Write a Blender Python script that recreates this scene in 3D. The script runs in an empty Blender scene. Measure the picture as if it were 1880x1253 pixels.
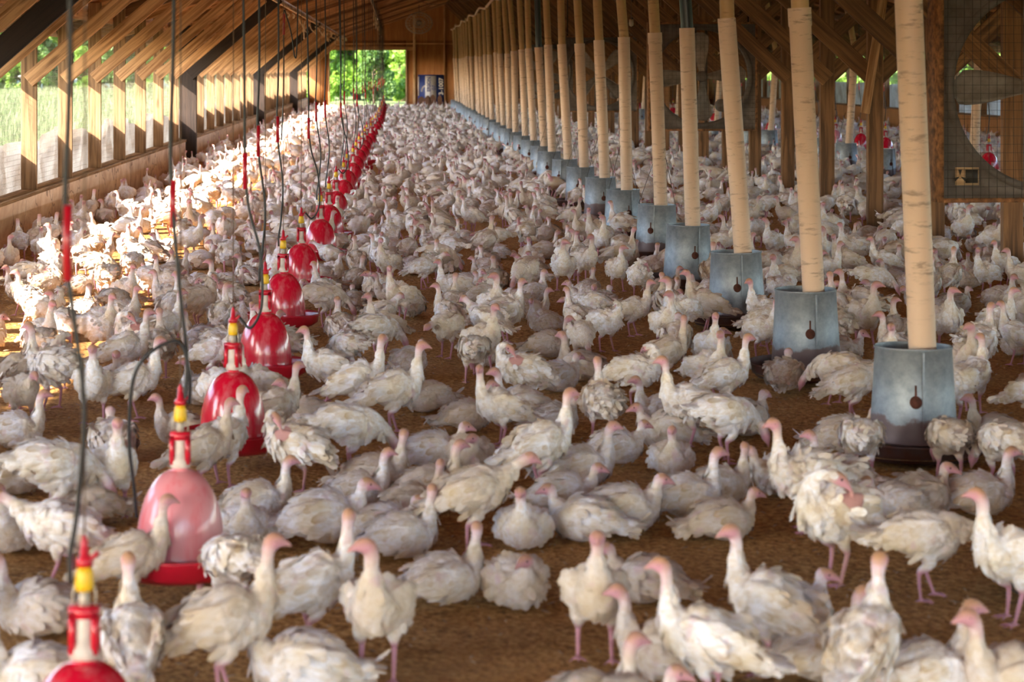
import bpy, bmesh, math, random
import numpy as np
from mathutils import Vector, Matrix

random.seed(7)
rng = np.random.default_rng(7)
sc = bpy.context.scene
COL = sc.collection
D = bpy.data
PI = math.pi

# ------------------------------------------------------------ camera, sky, sun, exposure
FPX = 4000.0          # focal length in pixels of the 1880x1253 frame
VX, VY = 725.0, 125.0  # where the length of the barn vanishes
H = 1.65              # eye height above the litter
cam_d = D.cameras.new('camera')
cam_d.sensor_width = 36.0
cam_d.lens = FPX / 1880 * 36.0
cam_d.shift_x = (940 - VX) / 1880
cam_d.shift_y = -(626.5 - VY) / 1880
cam_d.clip_end = 600
cam_d.dof.use_dof = True
cam_d.dof.focus_distance = 17.0
cam_d.dof.aperture_fstop = 4.9
cam = D.objects.new('camera', cam_d)
cam.location = (0, 0, H)
cam.rotation_euler = (PI / 2, 0, 0)
COL.objects.link(cam)
sc.camera = cam

world = D.worlds.new('world')
sc.world = world
world.use_nodes = True
wn = world.node_tree.nodes
wl = world.node_tree.links
wn.clear()
sky = wn.new('ShaderNodeTexSky')
sky.sky_type = 'NISHITA'
sky.sun_disc = False
sky.sun_elevation = math.radians(33)
sky.sun_rotation = math.radians(228)
sky.air_density = 1.0
sky.dust_density = 1.2
bgn = wn.new('ShaderNodeBackground')
bgn.inputs['Strength'].default_value = 0.45
wo = wn.new('ShaderNodeOutputWorld')
wl.new(sky.outputs[0], bgn.inputs[0])
wl.new(bgn.outputs[0], wo.inputs[0])

sun_d = D.lights.new('sun', 'SUN')
sun_d.energy = 8.0
sun_d.angle = math.radians(0.6)
sun_d.color = (1.0, 0.86, 0.70)
sun = D.objects.new('sun', sun_d)
sun.rotation_euler = Vector((1.0, 0.75, -0.75)).to_track_quat('-Z', 'Y').to_euler()
COL.objects.link(sun)

sc.view_settings.view_transform = 'Standard'
sc.view_settings.look = 'None'
sc.view_settings.gamma = 1.0
sc.view_settings.use_curve_mapping = False
sc.view_settings.exposure = 1.88
try:
    sc.cycles.max_bounces = 10
    sc.cycles.diffuse_bounces = 6
    sc.cycles.transparent_max_bounces = 12
    sc.cycles.caustics_reflective = False
    sc.cycles.caustics_refractive = False
    sc.cycles.sample_clamp_indirect = 6.0
except Exception:
    pass

# ------------------------------------------------------------ helpers
ORD = ('first second third fourth fifth sixth seventh eighth ninth tenth eleventh twelfth thirteenth fourteenth fifteenth sixteenth '
       'seventeenth eighteenth nineteenth twentieth').split()


def ordn(i):
    if i < 20:
        return ORD[i]
    t, u = divmod(i + 1, 10)
    tens = {2: 'twenty', 3: 'thirty', 4: 'forty', 5: 'fifty'}[t]
    if u == 0:
        return {3: 'thirtieth', 4: 'fortieth', 5: 'fiftieth'}[t]
    return tens + '-' + ORD[u - 1]


def tag(o, label, cat, group=None, kind=None):
    if label:
        o['label'] = label
    if cat:
        o['category'] = cat
    if group:
        o['group'] = group
    if kind:
        o['kind'] = kind
    return o


def mesh_np(name, V, F, mats, smooth=True, attrs=None, fmat=None):
    """V (n,3), F list of faces (or (m,k) array)"""
    me = D.meshes.new(name)
    V = np.asarray(V, dtype=np.float32)
    me.vertices.add(len(V))
    me.vertices.foreach_set('co', V.ravel())
    if isinstance(F, np.ndarray):
        k = F.shape[1]
        loops = F.ravel().astype(np.int32)
        starts = np.arange(len(F), dtype=np.int32) * k
        tot = np.full(len(F), k, dtype=np.int32)
    else:
        tot = np.array([len(f) for f in F], dtype=np.int32)
        starts = np.concatenate([[0], np.cumsum(tot)[:-1]]).astype(np.int32)
        loops = np.concatenate([np.asarray(f, dtype=np.int32) for f in F])
    me.loops.add(len(loops))
    me.loops.foreach_set('vertex_index', loops)
    me.polygons.add(len(tot))
    me.polygons.foreach_set('loop_start', starts)
    me.polygons.foreach_set('loop_total', tot)
    if smooth:
        me.polygons.foreach_set('use_smooth', np.ones(len(tot), dtype=bool))
    for m in (mats if isinstance(mats, (list, tuple)) else [mats]):
        me.materials.append(m)
    if fmat is not None:
        me.polygons.foreach_set('material_index', np.asarray(fmat, dtype=np.int32))
    me.update(calc_edges=True)
    if attrs:
        for k_, (typ, arr) in attrs.items():
            a = me.attributes.new(k_, typ, 'POINT')
            key = 'color' if typ == 'FLOAT_COLOR' else ('vector' if typ == 'FLOAT_VECTOR' else 'value')
            a.data.foreach_set(key, np.asarray(arr, dtype=np.float32).ravel())
    return me


def link(name, me, parent=None, loc=(0, 0, 0), rot=(0, 0, 0)):
    o = D.objects.new(name, me)
    o.location = loc
    o.rotation_euler = rot
    if parent is not None:
        o.parent = parent
    COL.objects.link(o)
    return o


def empty(name, loc=(0, 0, 0), rot=(0, 0, 0)):
    o = D.objects.new(name, None)
    o.empty_display_size = 0.1
    o.location = loc
    o.rotation_euler = rot
    COL.objects.link(o)
    return o


def copy_tree(o, parent=None):
    c = o.copy()
    COL.objects.link(c)
    if parent is not None:
        c.parent = parent
    for ch in list(o.children):
        copy_tree(ch, c)
    return c


class MB:
    """collects vertices and faces"""
    def __init__(s):
        s.V = []
        s.F = []
        s.M = []
        s.n = 0

    def add(s, V, F, m=0):
        V = np.asarray(V, dtype=float).reshape(-1, 3)
        s.V.append(V)
        for f in F:
            s.F.append([int(i) + s.n for i in f])
            s.M.append(m)
        s.n += len(V)

    def box(s, x0, x1, y0, y1, z0, z1, m=0):
        V = [(x, y, z) for x in (x0, x1) for y in (y0, y1) for z in (z0, z1)]
        F = [(0, 1, 3, 2), (4, 6, 7, 5), (0, 4, 5, 1), (2, 3, 7, 6), (0, 2, 6, 4), (1, 5, 7, 3)]
        s.add(V, F, m)

    def lathe(s, prof, n=32, c=(0, 0, 0), m=0, cap0=False, cap1=False):
        P = np.array(prof, float)
        a = np.arange(n) * 2 * PI / n
        V = np.zeros((len(P), n, 3))
        V[:, :, 0] = c[0] + P[:, 0, None] * np.cos(a)
        V[:, :, 1] = c[1] + P[:, 0, None] * np.sin(a)
        V[:, :, 2] = c[2] + P[:, 1, None]
        F = []
        for i in range(len(P) - 1):
            for j in range(n):
                k = (j + 1) % n
                F.append((i * n + j, i * n + k, (i + 1) * n + k, (i + 1) * n + j))
        if cap0:
            F.append(list(range(n))[::-1])
        if cap1:
            F.append([(len(P) - 1) * n + j for j in range(n)])
        s.add(V, F, m)

    def tube(s, pts, r, n=8, m=0, cap=True):
        V, F = loft(pts, [(q, q) for q in (r if isinstance(r, (list, tuple, np.ndarray)) else [r] * len(pts))], n, 1)
        s.add(V, F, m)

    def mesh(s, name, mats, smooth=False):
        return mesh_np(name, np.concatenate(s.V), s.F, mats, smooth, fmat=s.M)

    def build(s, name, mats, parent=None, loc=(0, 0, 0), rot=(0, 0, 0), smooth=False, auto=None):
        me = s.mesh(name, mats, smooth)
        if auto:
            try:
                me.set_sharp_from_angle(angle=math.radians(auto))
            except Exception:
                pass
        return link(name, me, parent, loc, rot)


def catmull(P, sub):
    P = np.array(P, float)
    if sub <= 1 or len(P) < 3:
        return P
    Q = np.vstack([2 * P[0] - P[1], P, 2 * P[-1] - P[-2]])
    out = []
    for i in range(1, len(Q) - 2):
        for k in range(sub):
            t = k / sub
            p0, p1, p2, p3 = Q[i - 1], Q[i], Q[i + 1], Q[i + 2]
            out.append(0.5 * (2 * p1 + (p2 - p0) * t + (2 * p0 - 5 * p1 + 4 * p2 - p3) * t * t + (3 * p1 - p0 - 3 * p2 + p3) * t ** 3))
    out.append(P[-1])
    return np.array(out)


def loft(pts, rad, n=12, sub=3, side=(0, 1, 0)):
    """tube through pts with (side radius, other radius); closed ends"""
    A = catmull(np.hstack([np.array(pts, float), np.array(rad, float)]), sub)
    P, R = A[:, :3], np.maximum(A[:, 3:], 0.0008)
    T = np.gradient(P, axis=0)
    T /= np.linalg.norm(T, axis=1, keepdims=True) + 1e-9
    S = np.zeros_like(P)
    sd = np.array(side, float)
    if abs(np.dot(sd, T[0])) > 0.9:
        sd = np.array((1.0, 0, 0)) if abs(T[0][0]) < 0.9 else np.array((0, 0, 1.0))
    for i in range(len(P)):
        sd = sd - np.dot(sd, T[i]) * T[i]
        sd /= np.linalg.norm(sd) + 1e-9
        S[i] = sd
    U = np.cross(T, S)
    a = np.arange(n) * 2 * PI / n
    V = P[:, None, :] + R[:, 0, None, None] * np.cos(a)[None, :, None] * S[:, None, :] + R[:, 1, None, None] * np.sin(a)[None, :, None] * U[:, None, :]
    V = V.reshape(-1, 3)
    F = []
    m = len(P)
    for i in range(m - 1):
        for j in range(n):
            k = (j + 1) % n
            F.append((i * n + j, i * n + k, (i + 1) * n + k, (i + 1) * n + j))
    F.append(list(range(n))[::-1])
    F.append([(m - 1) * n + j for j in range(n)])
    return V, F


def gp(px, py, z=0.0):
    """the ground point seen at a place in the photo (real metres)"""
    Y = (H - z) * FPX / (py - VY)
    return (px - VX) * Y / FPX, Y


# ------------------------------------------------------------ materials
def new_mat(name):
    m = D.materials.new(name)
    m.use_nodes = True
    nt = m.node_tree
    nt.nodes.clear()
    out = nt.nodes.new('ShaderNodeOutputMaterial')
    b = nt.nodes.new('ShaderNodeBsdfPrincipled')
    nt.links.new(b.outputs[0], out.inputs[0])
    return m, nt, b


def N(nt, typ, **kw):
    n = nt.nodes.new(typ)
    for k, v in kw.items():
        if k in n.inputs.keys():
            n.inputs[k].default_value = v
        else:
            setattr(n, k, v)
    return n


def ramp(nt, fac, stops, interp='LINEAR'):
    r = nt.nodes.new('ShaderNodeValToRGB')
    r.color_ramp.interpolation = interp
    e = r.color_ramp.elements
    e[0].position, e[0].color = stops[0][0], (*stops[0][1], 1)
    e[1].position, e[1].color = stops[1][0], (*stops[1][1], 1)
    for p, c in stops[2:]:
        q = e.new(p)
        q.color = (*c, 1)
    nt.links.new(fac, r.inputs[0])
    return r.outputs[0]


def mapped(nt, coord, scale, loc=None):
    mp = nt.nodes.new('ShaderNodeMapping')
    mp.inputs['Scale'].default_value = scale
    nt.links.new(coord, mp.inputs['Vector'])
    return mp.outputs[0]


def mixc(nt, fac, a, b, mode='MIX'):
    m = nt.nodes.new('ShaderNodeMix')
    m.data_type = 'RGBA'
    m.blend_type = mode
    for sock, v in ((m.inputs[0], fac), (m.inputs[6], a), (m.inputs[7], b)):
        if hasattr(v, 'is_linked') or hasattr(v, 'links'):
            nt.links.new(v, sock)
        elif isinstance(v, (int, float)):
            sock.default_value = v
        else:
            sock.default_value = (*v, 1)
    return m.outputs[2]


def math_n(nt, op, a, b=None, clamp=False):
    m = nt.nodes.new('ShaderNodeMath')
    m.operation = op
    m.use_clamp = clamp
    for i, v in enumerate((a, b)):
        if v is None:
            continue
        if isinstance(v, (int, float)):
            m.inputs[i].default_value = v
        else:
            nt.links.new(v, m.inputs[i])
    return m.outputs[0]


def bump(nt, b, height, strength=0.5, dist=0.01):
    bn = nt.nodes.new('ShaderNodeBump')
    bn.inputs['Strength'].default_value = strength
    bn.inputs['Distance'].default_value = dist
    nt.links.new(height, bn.inputs['Height'])
    nt.links.new(bn.outputs[0], b.inputs['Normal'])


def wood(name, dark, light, rough=0.75, grain=(1.2, 26, 26), knots=True):
    m, nt, b = new_mat(name)
    tc = N(nt, 'ShaderNodeTexCoord')
    oi = N(nt, 'ShaderNodeObjectInfo')
    add = nt.nodes.new('ShaderNodeVectorMath')
    add.operation = 'ADD'
    comb = nt.nodes.new('ShaderNodeCombineXYZ')
    r = math_n(nt, 'MULTIPLY', oi.outputs['Random'], 37.0)
    nt.links.new(r, comb.inputs[0])
    nt.links.new(r, comb.inputs[1])
    nt.links.new(tc.outputs['Object'], add.inputs[0])
    nt.links.new(comb.outputs[0], add.inputs[1])
    n1 = N(nt, 'ShaderNodeTexNoise', Scale=1.0, Detail=6.0, Roughness=0.6, Distortion=0.6)
    nt.links.new(mapped(nt, add.outputs[0], grain), n1.inputs['Vector'])
    n2 = N(nt, 'ShaderNodeTexNoise', Scale=2.2, Detail=3.0)
    nt.links.new(add.outputs[0], n2.inputs['Vector'])
    c = ramp(nt, n1.outputs['Fac'], [(0.38, dark), (0.60, light)])
    mid = tuple((a + q) / 2.6 for a, q in zip(dark, light))
    f = math_n(nt, 'MULTIPLY', ramp(nt, n2.outputs['Fac'], [(0.4, (0, 0, 0)), (0.75, (1, 1, 1))]), 0.5)
    c = mixc(nt, f, c, mid)
    if knots:
        v = N(nt, 'ShaderNodeTexVoronoi', Scale=1.0)
        nt.links.new(mapped(nt, add.outputs[0], (1.8, 7, 7)), v.inputs['Vector'])
        k = ramp(nt, v.outputs['Distance'], [(0.10, (1, 1, 1)), (0.20, (0, 0, 0))])
        c = mixc(nt, math_n(nt, 'MULTIPLY', k, 0.6), c, tuple(q * 0.45 for q in dark))
    hv = nt.nodes.new('ShaderNodeHueSaturation')
    nt.links.new(math_n(nt, 'ADD', math_n(nt, 'MULTIPLY', oi.outputs['Random'], 0.35), 0.82), hv.inputs['Value'])
    nt.links.new(c, hv.inputs['Color'])
    nt.links.new(hv.outputs[0], b.inputs['Base Color'])
    b.inputs['Roughness'].default_value = rough
    bump(nt, b, n1.outputs['Fac'], 0.35, 0.006)
    return m


M = {}
M['lumber'] = wood('weathered orange lumber', (0.27, 0.115, 0.040), (0.74, 0.43, 0.21))
M['stud'] = wood('stud lumber', (0.15, 0.080, 0.036), (0.38, 0.225, 0.11))
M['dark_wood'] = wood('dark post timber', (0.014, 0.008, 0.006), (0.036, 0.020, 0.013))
M['post'] = wood('ridge post lumber', (0.10, 0.044, 0.016), (0.27, 0.13, 0.052))
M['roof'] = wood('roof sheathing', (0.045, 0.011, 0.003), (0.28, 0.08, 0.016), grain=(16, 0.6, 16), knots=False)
M['end_ply'] = wood('end wall plywood', (0.30, 0.115, 0.032), (0.44, 0.19, 0.06), grain=(10, 10, 0.7), knots=False)
M['pale_wood'] = wood('pale board', (0.36, 0.22, 0.11), (0.6, 0.42, 0.25))


def knee_wall_mat():
    m, nt, b = new_mat('scratched plywood knee wall')
    tc = N(nt, 'ShaderNodeTexCoord')
    n1 = N(nt, 'ShaderNodeTexNoise', Scale=1.0, Detail=8.0, Roughness=0.65, Distortion=1.2)
    nt.links.new(mapped(nt, tc.outputs['Object'], (1, 1.4, 2.2)), n1.inputs['Vector'])
    c = ramp(nt, n1.outputs['Fac'], [(0.3, (0.40, 0.20, 0.09)), (0.55, (0.62, 0.37, 0.20)), (0.75, (0.70, 0.47, 0.29))])
    v = N(nt, 'ShaderNodeTexVoronoi', Scale=1.0)
    v.feature = 'DISTANCE_TO_EDGE'
    n3 = N(nt, 'ShaderNodeTexNoise', Scale=2.0, Detail=4.0)
    nt.links.new(tc.outputs['Object'], n3.inputs['Vector'])
    ad = nt.nodes.new('ShaderNodeVectorMath')
    ad.operation = 'ADD'
    nt.links.new(mapped(nt, tc.outputs['Object'], (1, 1.1, 1.5)), ad.inputs[0])
    nt.links.new(n3.outputs['Color'], ad.inputs[1])
    nt.links.new(ad.outputs[0], v.inputs['Vector'])
    k = ramp(nt, v.outputs['Distance'], [(0.004, (1, 1, 1)), (0.022, (0, 0, 0))])
    c = mixc(nt, math_n(nt, 'MULTIPLY', k, 0.75), c, (0.16, 0.07, 0.03))
    nt.links.new(c, b.inputs['Base Color'])
    b.inputs['Roughness'].default_value = 0.8
    bump(nt, b, n1.outputs['Fac'], 0.3, 0.01)
    return m


M['knee'] = knee_wall_mat()


def litter_mat():
    m, nt, b = new_mat('brown litter')
    tc = N(nt, 'ShaderNodeTexCoord')
    n1 = N(nt, 'ShaderNodeTexNoise', Scale=38.0, Detail=6.0, Roughness=0.75)
    n2 = N(nt, 'ShaderNodeTexNoise', Scale=1.3, Detail=4.0)
    n3 = N(nt, 'ShaderNodeTexVoronoi', Scale=42.0)
    n3.inputs['Randomness'].default_value = 1.0
    for n in (n1, n2, n3):
        nt.links.new(tc.outputs['Object'], n.inputs['Vector'])
    c = ramp(nt, n1.outputs['Fac'], [(0.36, (0.17, 0.068, 0.014)), (0.5, (0.62, 0.31, 0.080)), (0.66, (0.88, 0.56, 0.22))])
    c = mixc(nt, ramp(nt, n2.outputs['Fac'], [(0.42, (0, 0, 0)), (0.7, (0.55, 0.55, 0.55))]), c, (0.62, 0.32, 0.10))
    nt.links.new(c, b.inputs['Base Color'])
    b.inputs['Roughness'].default_value = 0.95
    h = math_n(nt, 'ADD', n1.outputs['Fac'], math_n(nt, 'MULTIPLY', n3.outputs['Distance'], 0.8))
    bump(nt, b, h, 1.0, 0.022)
    return m


M['litter'] = litter_mat()


def turkey_mat():
    m, nt, b = new_mat('white turkey plumage and skin')
    at = N(nt, 'ShaderNodeAttribute', attribute_name='tk')
    lp = N(nt, 'ShaderNodeAttribute', attribute_name='lp')
    oi = N(nt, 'ShaderNodeObjectInfo')
    sep = nt.nodes.new('ShaderNodeSeparateColor')
    nt.links.new(at.outputs['Color'], sep.inputs[0])
    skin, dark, rnd = sep.outputs[0], sep.outputs[1], sep.outputs[2]
    crown = at.outputs['Alpha']
    rr = math_n(nt, 'FRACT', math_n(nt, 'ADD', rnd, oi.outputs['Random']))
    cb = nt.nodes.new('ShaderNodeCombineXYZ')
    q = math_n(nt, 'MULTIPLY', rr, 23.0)
    for i in range(3):
        nt.links.new(q, cb.inputs[i])
    ad = nt.nodes.new('ShaderNodeVectorMath')
    ad.operation = 'ADD'
    nt.links.new(lp.outputs['Vector'], ad.inputs[0])
    nt.links.new(cb.outputs[0], ad.inputs[1])
    n1 = N(nt, 'ShaderNodeTexNoise', Scale=9.0, Detail=4.0, Roughness=0.6)
    nt.links.new(ad.outputs[0], n1.inputs['Vector'])
    n2 = N(nt, 'ShaderNodeTexNoise', Scale=1.0, Detail=3.0, Roughness=0.6, Distortion=0.8)
    nt.links.new(mapped(nt, ad.outputs[0], (14, 60, 60)), n2.inputs['Vector'])
    n3 = N(nt, 'ShaderNodeTexNoise', Scale=16.0, Detail=2.0)
    nt.links.new(ad.outputs[0], n3.inputs['Vector'])
    base = ramp(nt, n1.outputs['Fac'], [(0.42, (0.93, 0.91, 0.96)), (0.68, (0.82, 0.70, 0.54))])
    base = mixc(nt, ramp(nt, n2.outputs['Fac'], [(0.42, (0, 0, 0)), (0.66, (0.55, 0.55, 0.55))]), base, (0.64, 0.48, 0.30))
    dirty = ramp(nt, rr, [(0.45, (0, 0, 0)), (1.0, (0.62, 0.62, 0.62))])
    base = mixc(nt, dirty, base, (0.56, 0.42, 0.28))
    base = mixc(nt, ramp(nt, n3.outputs['Fac'], [(0.60, (0, 0, 0)), (0.74, (0.5, 0.5, 0.5))]), base, (0.66, 0.42, 0.48))
    base = mixc(nt, crown, base, (0.56, 0.39, 0.20))
    pink = mixc(nt, crown, (0.62, 0.30, 0.36), (0.50, 0.27, 0.14))
    pink = mixc(nt, math_n(nt, 'MULTIPLY', rr, 0.35), pink, (0.46, 0.22, 0.24))
    c = mixc(nt, skin, base, pink)
    c = mixc(nt, dark, c, (0.02, 0.012, 0.01))
    nt.links.new(c, b.inputs['Base Color'])
    b.inputs['Roughness'].default_value = 0.7
    b.inputs['Specular IOR Level'].default_value = 0.25
    try:
        b.inputs['Sheen Weight'].default_value = 0.15
    except Exception:
        pass
    bump(nt, b, n2.outputs['Fac'], 0.5, 0.006)
    return m


M['turkey'] = turkey_mat()


def simple(name, col, rough=0.5, metal=0.0, var=0.0, scale=8.0, col2=None, bumpy=0.0, coat=0.0, trans=0.0):
    m, nt, b = new_mat(name)
    tc = N(nt, 'ShaderNodeTexCoord')
    n1 = N(nt, 'ShaderNodeTexNoise', Scale=scale, Detail=5.0, Roughness=0.6)
    nt.links.new(tc.outputs['Object'], n1.inputs['Vector'])
    c2 = col2 or tuple(q * (1 - var) for q in col)
    nt.links.new(ramp(nt, n1.outputs['Fac'], [(0.35, c2), (0.65, col)]), b.inputs['Base Color'])
    b.inputs['Roughness'].default_value = rough
    b.inputs['Metallic'].default_value = metal
    if coat:
        b.inputs['Coat Weight'].default_value = coat
        b.inputs['Coat Roughness'].default_value = 0.12
    if bumpy:
        bump(nt, b, n1.outputs['Fac'], bumpy, 0.004)
    return m


def red_plastic(name, red, dusty):
    m, nt, b = new_mat(name)
    tc = N(nt, 'ShaderNodeTexCoord')
    n1 = N(nt, 'ShaderNodeTexNoise', Scale=1.0, Detail=4.0, Roughness=0.6)
    nt.links.new(mapped(nt, tc.outputs['Object'], (26, 26, 2.5)), n1.inputs['Vector'])
    f = ramp(nt, n1.outputs['Fac'], [(0.50 - 0.45 * dusty, (0, 0, 0)), (0.80 - 0.35 * dusty, (0.35 + 0.4 * dusty,) * 3)])
    c = mixc(nt, f, red, (0.75, 0.38, 0.40))
    nt.links.new(c, b.inputs['Base Color'])
    b.inputs['Roughness'].default_value = 0.22 + 0.2 * dusty
    b.inputs['Coat Weight'].default_value = 0.6
    b.inputs['Coat Roughness'].default_value = 0.1
    return m


M['red'] = red_plastic('glossy red drinker plastic', (0.58, 0.004, 0.028), 0.0)
M['red_dusty'] = red_plastic('faded dusty red drinker plastic', (0.66, 0.05, 0.08), 0.75)
M['red_trim'] = simple('red plastic fittings', (0.60, 0.008, 0.03), 0.35, var=0.3, coat=0.3)
M['whitish'] = simple('limed white plastic', (0.72, 0.62, 0.55), 0.6, var=0.25, scale=30)
M['yellow'] = simple('yellow plastic cap', (0.85, 0.52, 0.02), 0.4, var=0.15)
M['black'] = simple('black rubber hose', (0.014, 0.013, 0.016), 0.45, var=0.3)
M['cord'] = simple('dusty suspension cord', (0.20, 0.13, 0.085), 0.8, var=0.3, scale=30)
M['wire'] = simple('rusty wire', (0.06, 0.045, 0.035), 0.6, 0.5, var=0.4)
M['net'] = simple('galvanised netting wire', (0.50, 0.45, 0.38), 0.5, 0.4, var=0.3)
M['fan_metal'] = simple('dusty grey sheet metal', (0.155, 0.13, 0.115), 0.7, 0.2, col2=(0.09, 0.07, 0.058), scale=5, bumpy=0.2)
M['blade'] = simple('dusty pale fan blade', (0.30, 0.26, 0.225), 0.6, 0.2, col2=(0.18, 0.14, 0.11), scale=7)
M['fan_guard'] = simple('dark fan guard wire', (0.055, 0.05, 0.045), 0.6, 0.5, var=0.4)
M['rustframe'] = simple('rusty fan edge', (0.36, 0.16, 0.06), 0.8, 0.1, col2=(0.09, 0.04, 0.02), scale=20)
M['tarp'] = simple('white curtain tarp', (0.62, 0.62, 0.64), 0.6, var=0.25, scale=4, bumpy=0.3)
M['tarp'] = None
M['sign_blue'] = simple('sign blue', (0.018, 0.04, 0.22), 0.5, var=0.25, scale=5)
M['sign_white'] = simple('sign white', (0.62, 0.60, 0.62), 0.5, var=0.15, scale=5)
M['sign_dirt'] = simple('sign dirt stain', (0.22, 0.11, 0.07), 0.9, var=0.4, scale=12)
M['insulation'] = simple('torn insulation', (0.65, 0.48, 0.30), 0.9, var=0.35, scale=20)
M['bulb'] = simple('pale plastic reflector', (0.55, 0.5, 0.42), 0.4, var=0.2)
M['pan'] = simple('rusty feeder pan', (0.11, 0.085, 0.085), 0.55, 0.4, col2=(0.13, 0.045, 0.03), scale=9, bumpy=0.2)
M['rust'] = simple('rust', (0.12, 0.035, 0.02), 0.9, 0.1, var=0.5, scale=40)
M['feed'] = simple('feed', (0.34, 0.20, 0.09), 0.95, var=0.4, scale=60, bumpy=0.6)
M['straw'] = simple('pale straw and feather bits', (0.72, 0.55, 0.36), 0.9, var=0.4, scale=30)


def pvc(name, base, spot):
    m, nt, b = new_mat(name)
    tc = N(nt, 'ShaderNodeTexCoord')
    oi = N(nt, 'ShaderNodeObjectInfo')
    cb = nt.nodes.new('ShaderNodeCombineXYZ')
    nt.links.new(math_n(nt, 'MULTIPLY', oi.outputs['Random'], 31.0), cb.inputs[2])
    ad = nt.nodes.new('ShaderNodeVectorMath')
    ad.operation = 'ADD'
    nt.links.new(tc.outputs['Object'], ad.inputs[0])
    nt.links.new(cb.outputs[0], ad.inputs[1])
    n1 = N(nt, 'ShaderNodeTexNoise', Scale=1.0, Detail=6.0, Roughness=0.7)
    nt.links.new(mapped(nt, ad.outputs[0], (7, 7, 38)), n1.inputs['Vector'])
    n2 = N(nt, 'ShaderNodeTexNoise', Scale=2.2, Detail=3.0)
    nt.links.new(ad.outputs[0], n2.inputs['Vector'])
    c = mixc(nt, n2.outputs['Fac'], tuple(q * 0.85 for q in base), base)
    k = ramp(nt, n1.outputs['Fac'], [(0.54, (0, 0, 0)), (0.66, (0.85, 0.85, 0.85))])
    n4 = ramp(nt, n2.outputs['Fac'], [(0.40, (0.2, 0.2, 0.2)), (0.62, (1, 1, 1))])
    c = mixc(nt, math_n(nt, 'MULTIPLY', k, n4), c, spot)
    nt.links.new(c, b.inputs['Base Color'])
    b.inputs['Roughness'].default_value = 0.5
    return m


M['pvc_low'] = pvc('stained cream pipe', (0.68, 0.475, 0.33), (0.11, 0.065, 0.04))
M['pvc_up'] = pvc('yellowed upper pipe', (0.55, 0.34, 0.145), (0.18, 0.09, 0.04))
M['pvc_black'] = simple('black upper pipe', (0.012, 0.012, 0.013), 0.35, var=0.2)


def galv_mat():
    m, nt, b = new_mat('galvanised steel with rust')
    tc = N(nt, 'ShaderNodeTexCoord')
    oi = N(nt, 'ShaderNodeObjectInfo')
    n1 = N(nt, 'ShaderNodeTexNoise', Scale=22.0, Detail=5.0, Roughness=0.7)
    n2 = N(nt, 'ShaderNodeTexNoise', Scale=5.0, Detail=5.0, Roughness=0.65)
    cb = nt.nodes.new('ShaderNodeCombineXYZ')
    for i in range(3):
        nt.links.new(math_n(nt, 'MULTIPLY', oi.outputs['Random'], 17.0), cb.inputs[i])
    ad = nt.nodes.new('ShaderNodeVectorMath')
    ad.operation = 'ADD'
    nt.links.new(tc.outputs['Object'], ad.inputs[0])
    nt.links.new(cb.outputs[0], ad.inputs[1])
    nt.links.new(ad.outputs[0], n1.inputs['Vector'])
    nt.links.new(ad.outputs[0], n2.inputs['Vector'])
    c = ramp(nt, n1.outputs['Fac'], [(0.3, (0.19, 0.215, 0.245)), (0.7, (0.32, 0.35, 0.385))])
    c = mixc(nt, ramp(nt, n2.outputs['Fac'], [(0.55, (0, 0, 0)), (0.8, (0.5, 0.5, 0.5))]), c, (0.45, 0.47, 0.49))
    sp = nt.nodes.new('ShaderNodeSeparateXYZ')
    nt.links.new(tc.outputs['Object'], sp.inputs[0])
    # rust creeps up from the rim at the bottom
    lvl = math_n(nt, 'SUBTRACT', math_n(nt, 'ADD', math_n(nt, 'MULTIPLY', n2.outputs['Fac'], 0.16), math_n(nt, 'SUBTRACT', math_n(nt, 'MULTIPLY', oi.outputs['Random'], 0.14), 0.075)),
                 sp.outputs[2])
    rf = ramp(nt, lvl, [(0.0, (0, 0, 0)), (0.012, (0.9, 0.9, 0.9))])
    c = mixc(nt, rf, c, (0.135, 0.075, 0.07))
    nt.links.new(c, b.inputs['Base Color'])
    nt.links.new(math_n(nt, 'SUBTRACT', 0.55, math_n(nt, 'MULTIPLY', rf, 0.5)), b.inputs['Metallic'])
    b.inputs['Roughness'].default_value = 0.48
    bump(nt, b, n2.outputs['Fac'], 0.15, 0.01)
    return m


M['galv'] = galv_mat()


def leaf_mat(name, a, c2):
    m, nt, b = new_mat(name)
    oi = N(nt, 'ShaderNodeObjectInfo')
    tc = N(nt, 'ShaderNodeTexCoord')
    n1 = N(nt, 'ShaderNodeTexNoise', Scale=1.1, Detail=4.0)
    nt.links.new(tc.outputs['Object'], n1.inputs['Vector'])
    c = ramp(nt, n1.outputs['Fac'], [(0.35, a), (0.65, c2)])
    nt.links.new(c, b.inputs['Base Color'])
    b.inputs['Roughness'].default_value = 0.55
    tr = nt.nodes.new('ShaderNodeBsdfTranslucent')
    nt.links.new(c, tr.inputs[0])
    mx = nt.nodes.new('ShaderNodeMixShader')
    mx.inputs[0].default_value = 0.45
    out = [n for n in nt.nodes if n.type == 'OUTPUT_MATERIAL'][0]
    nt.links.new(b.outputs[0], mx.inputs[1])
    nt.links.new(tr.outputs[0], mx.inputs[2])
    nt.links.new(mx.outputs[0], out.inputs[0])
    return m


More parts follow.
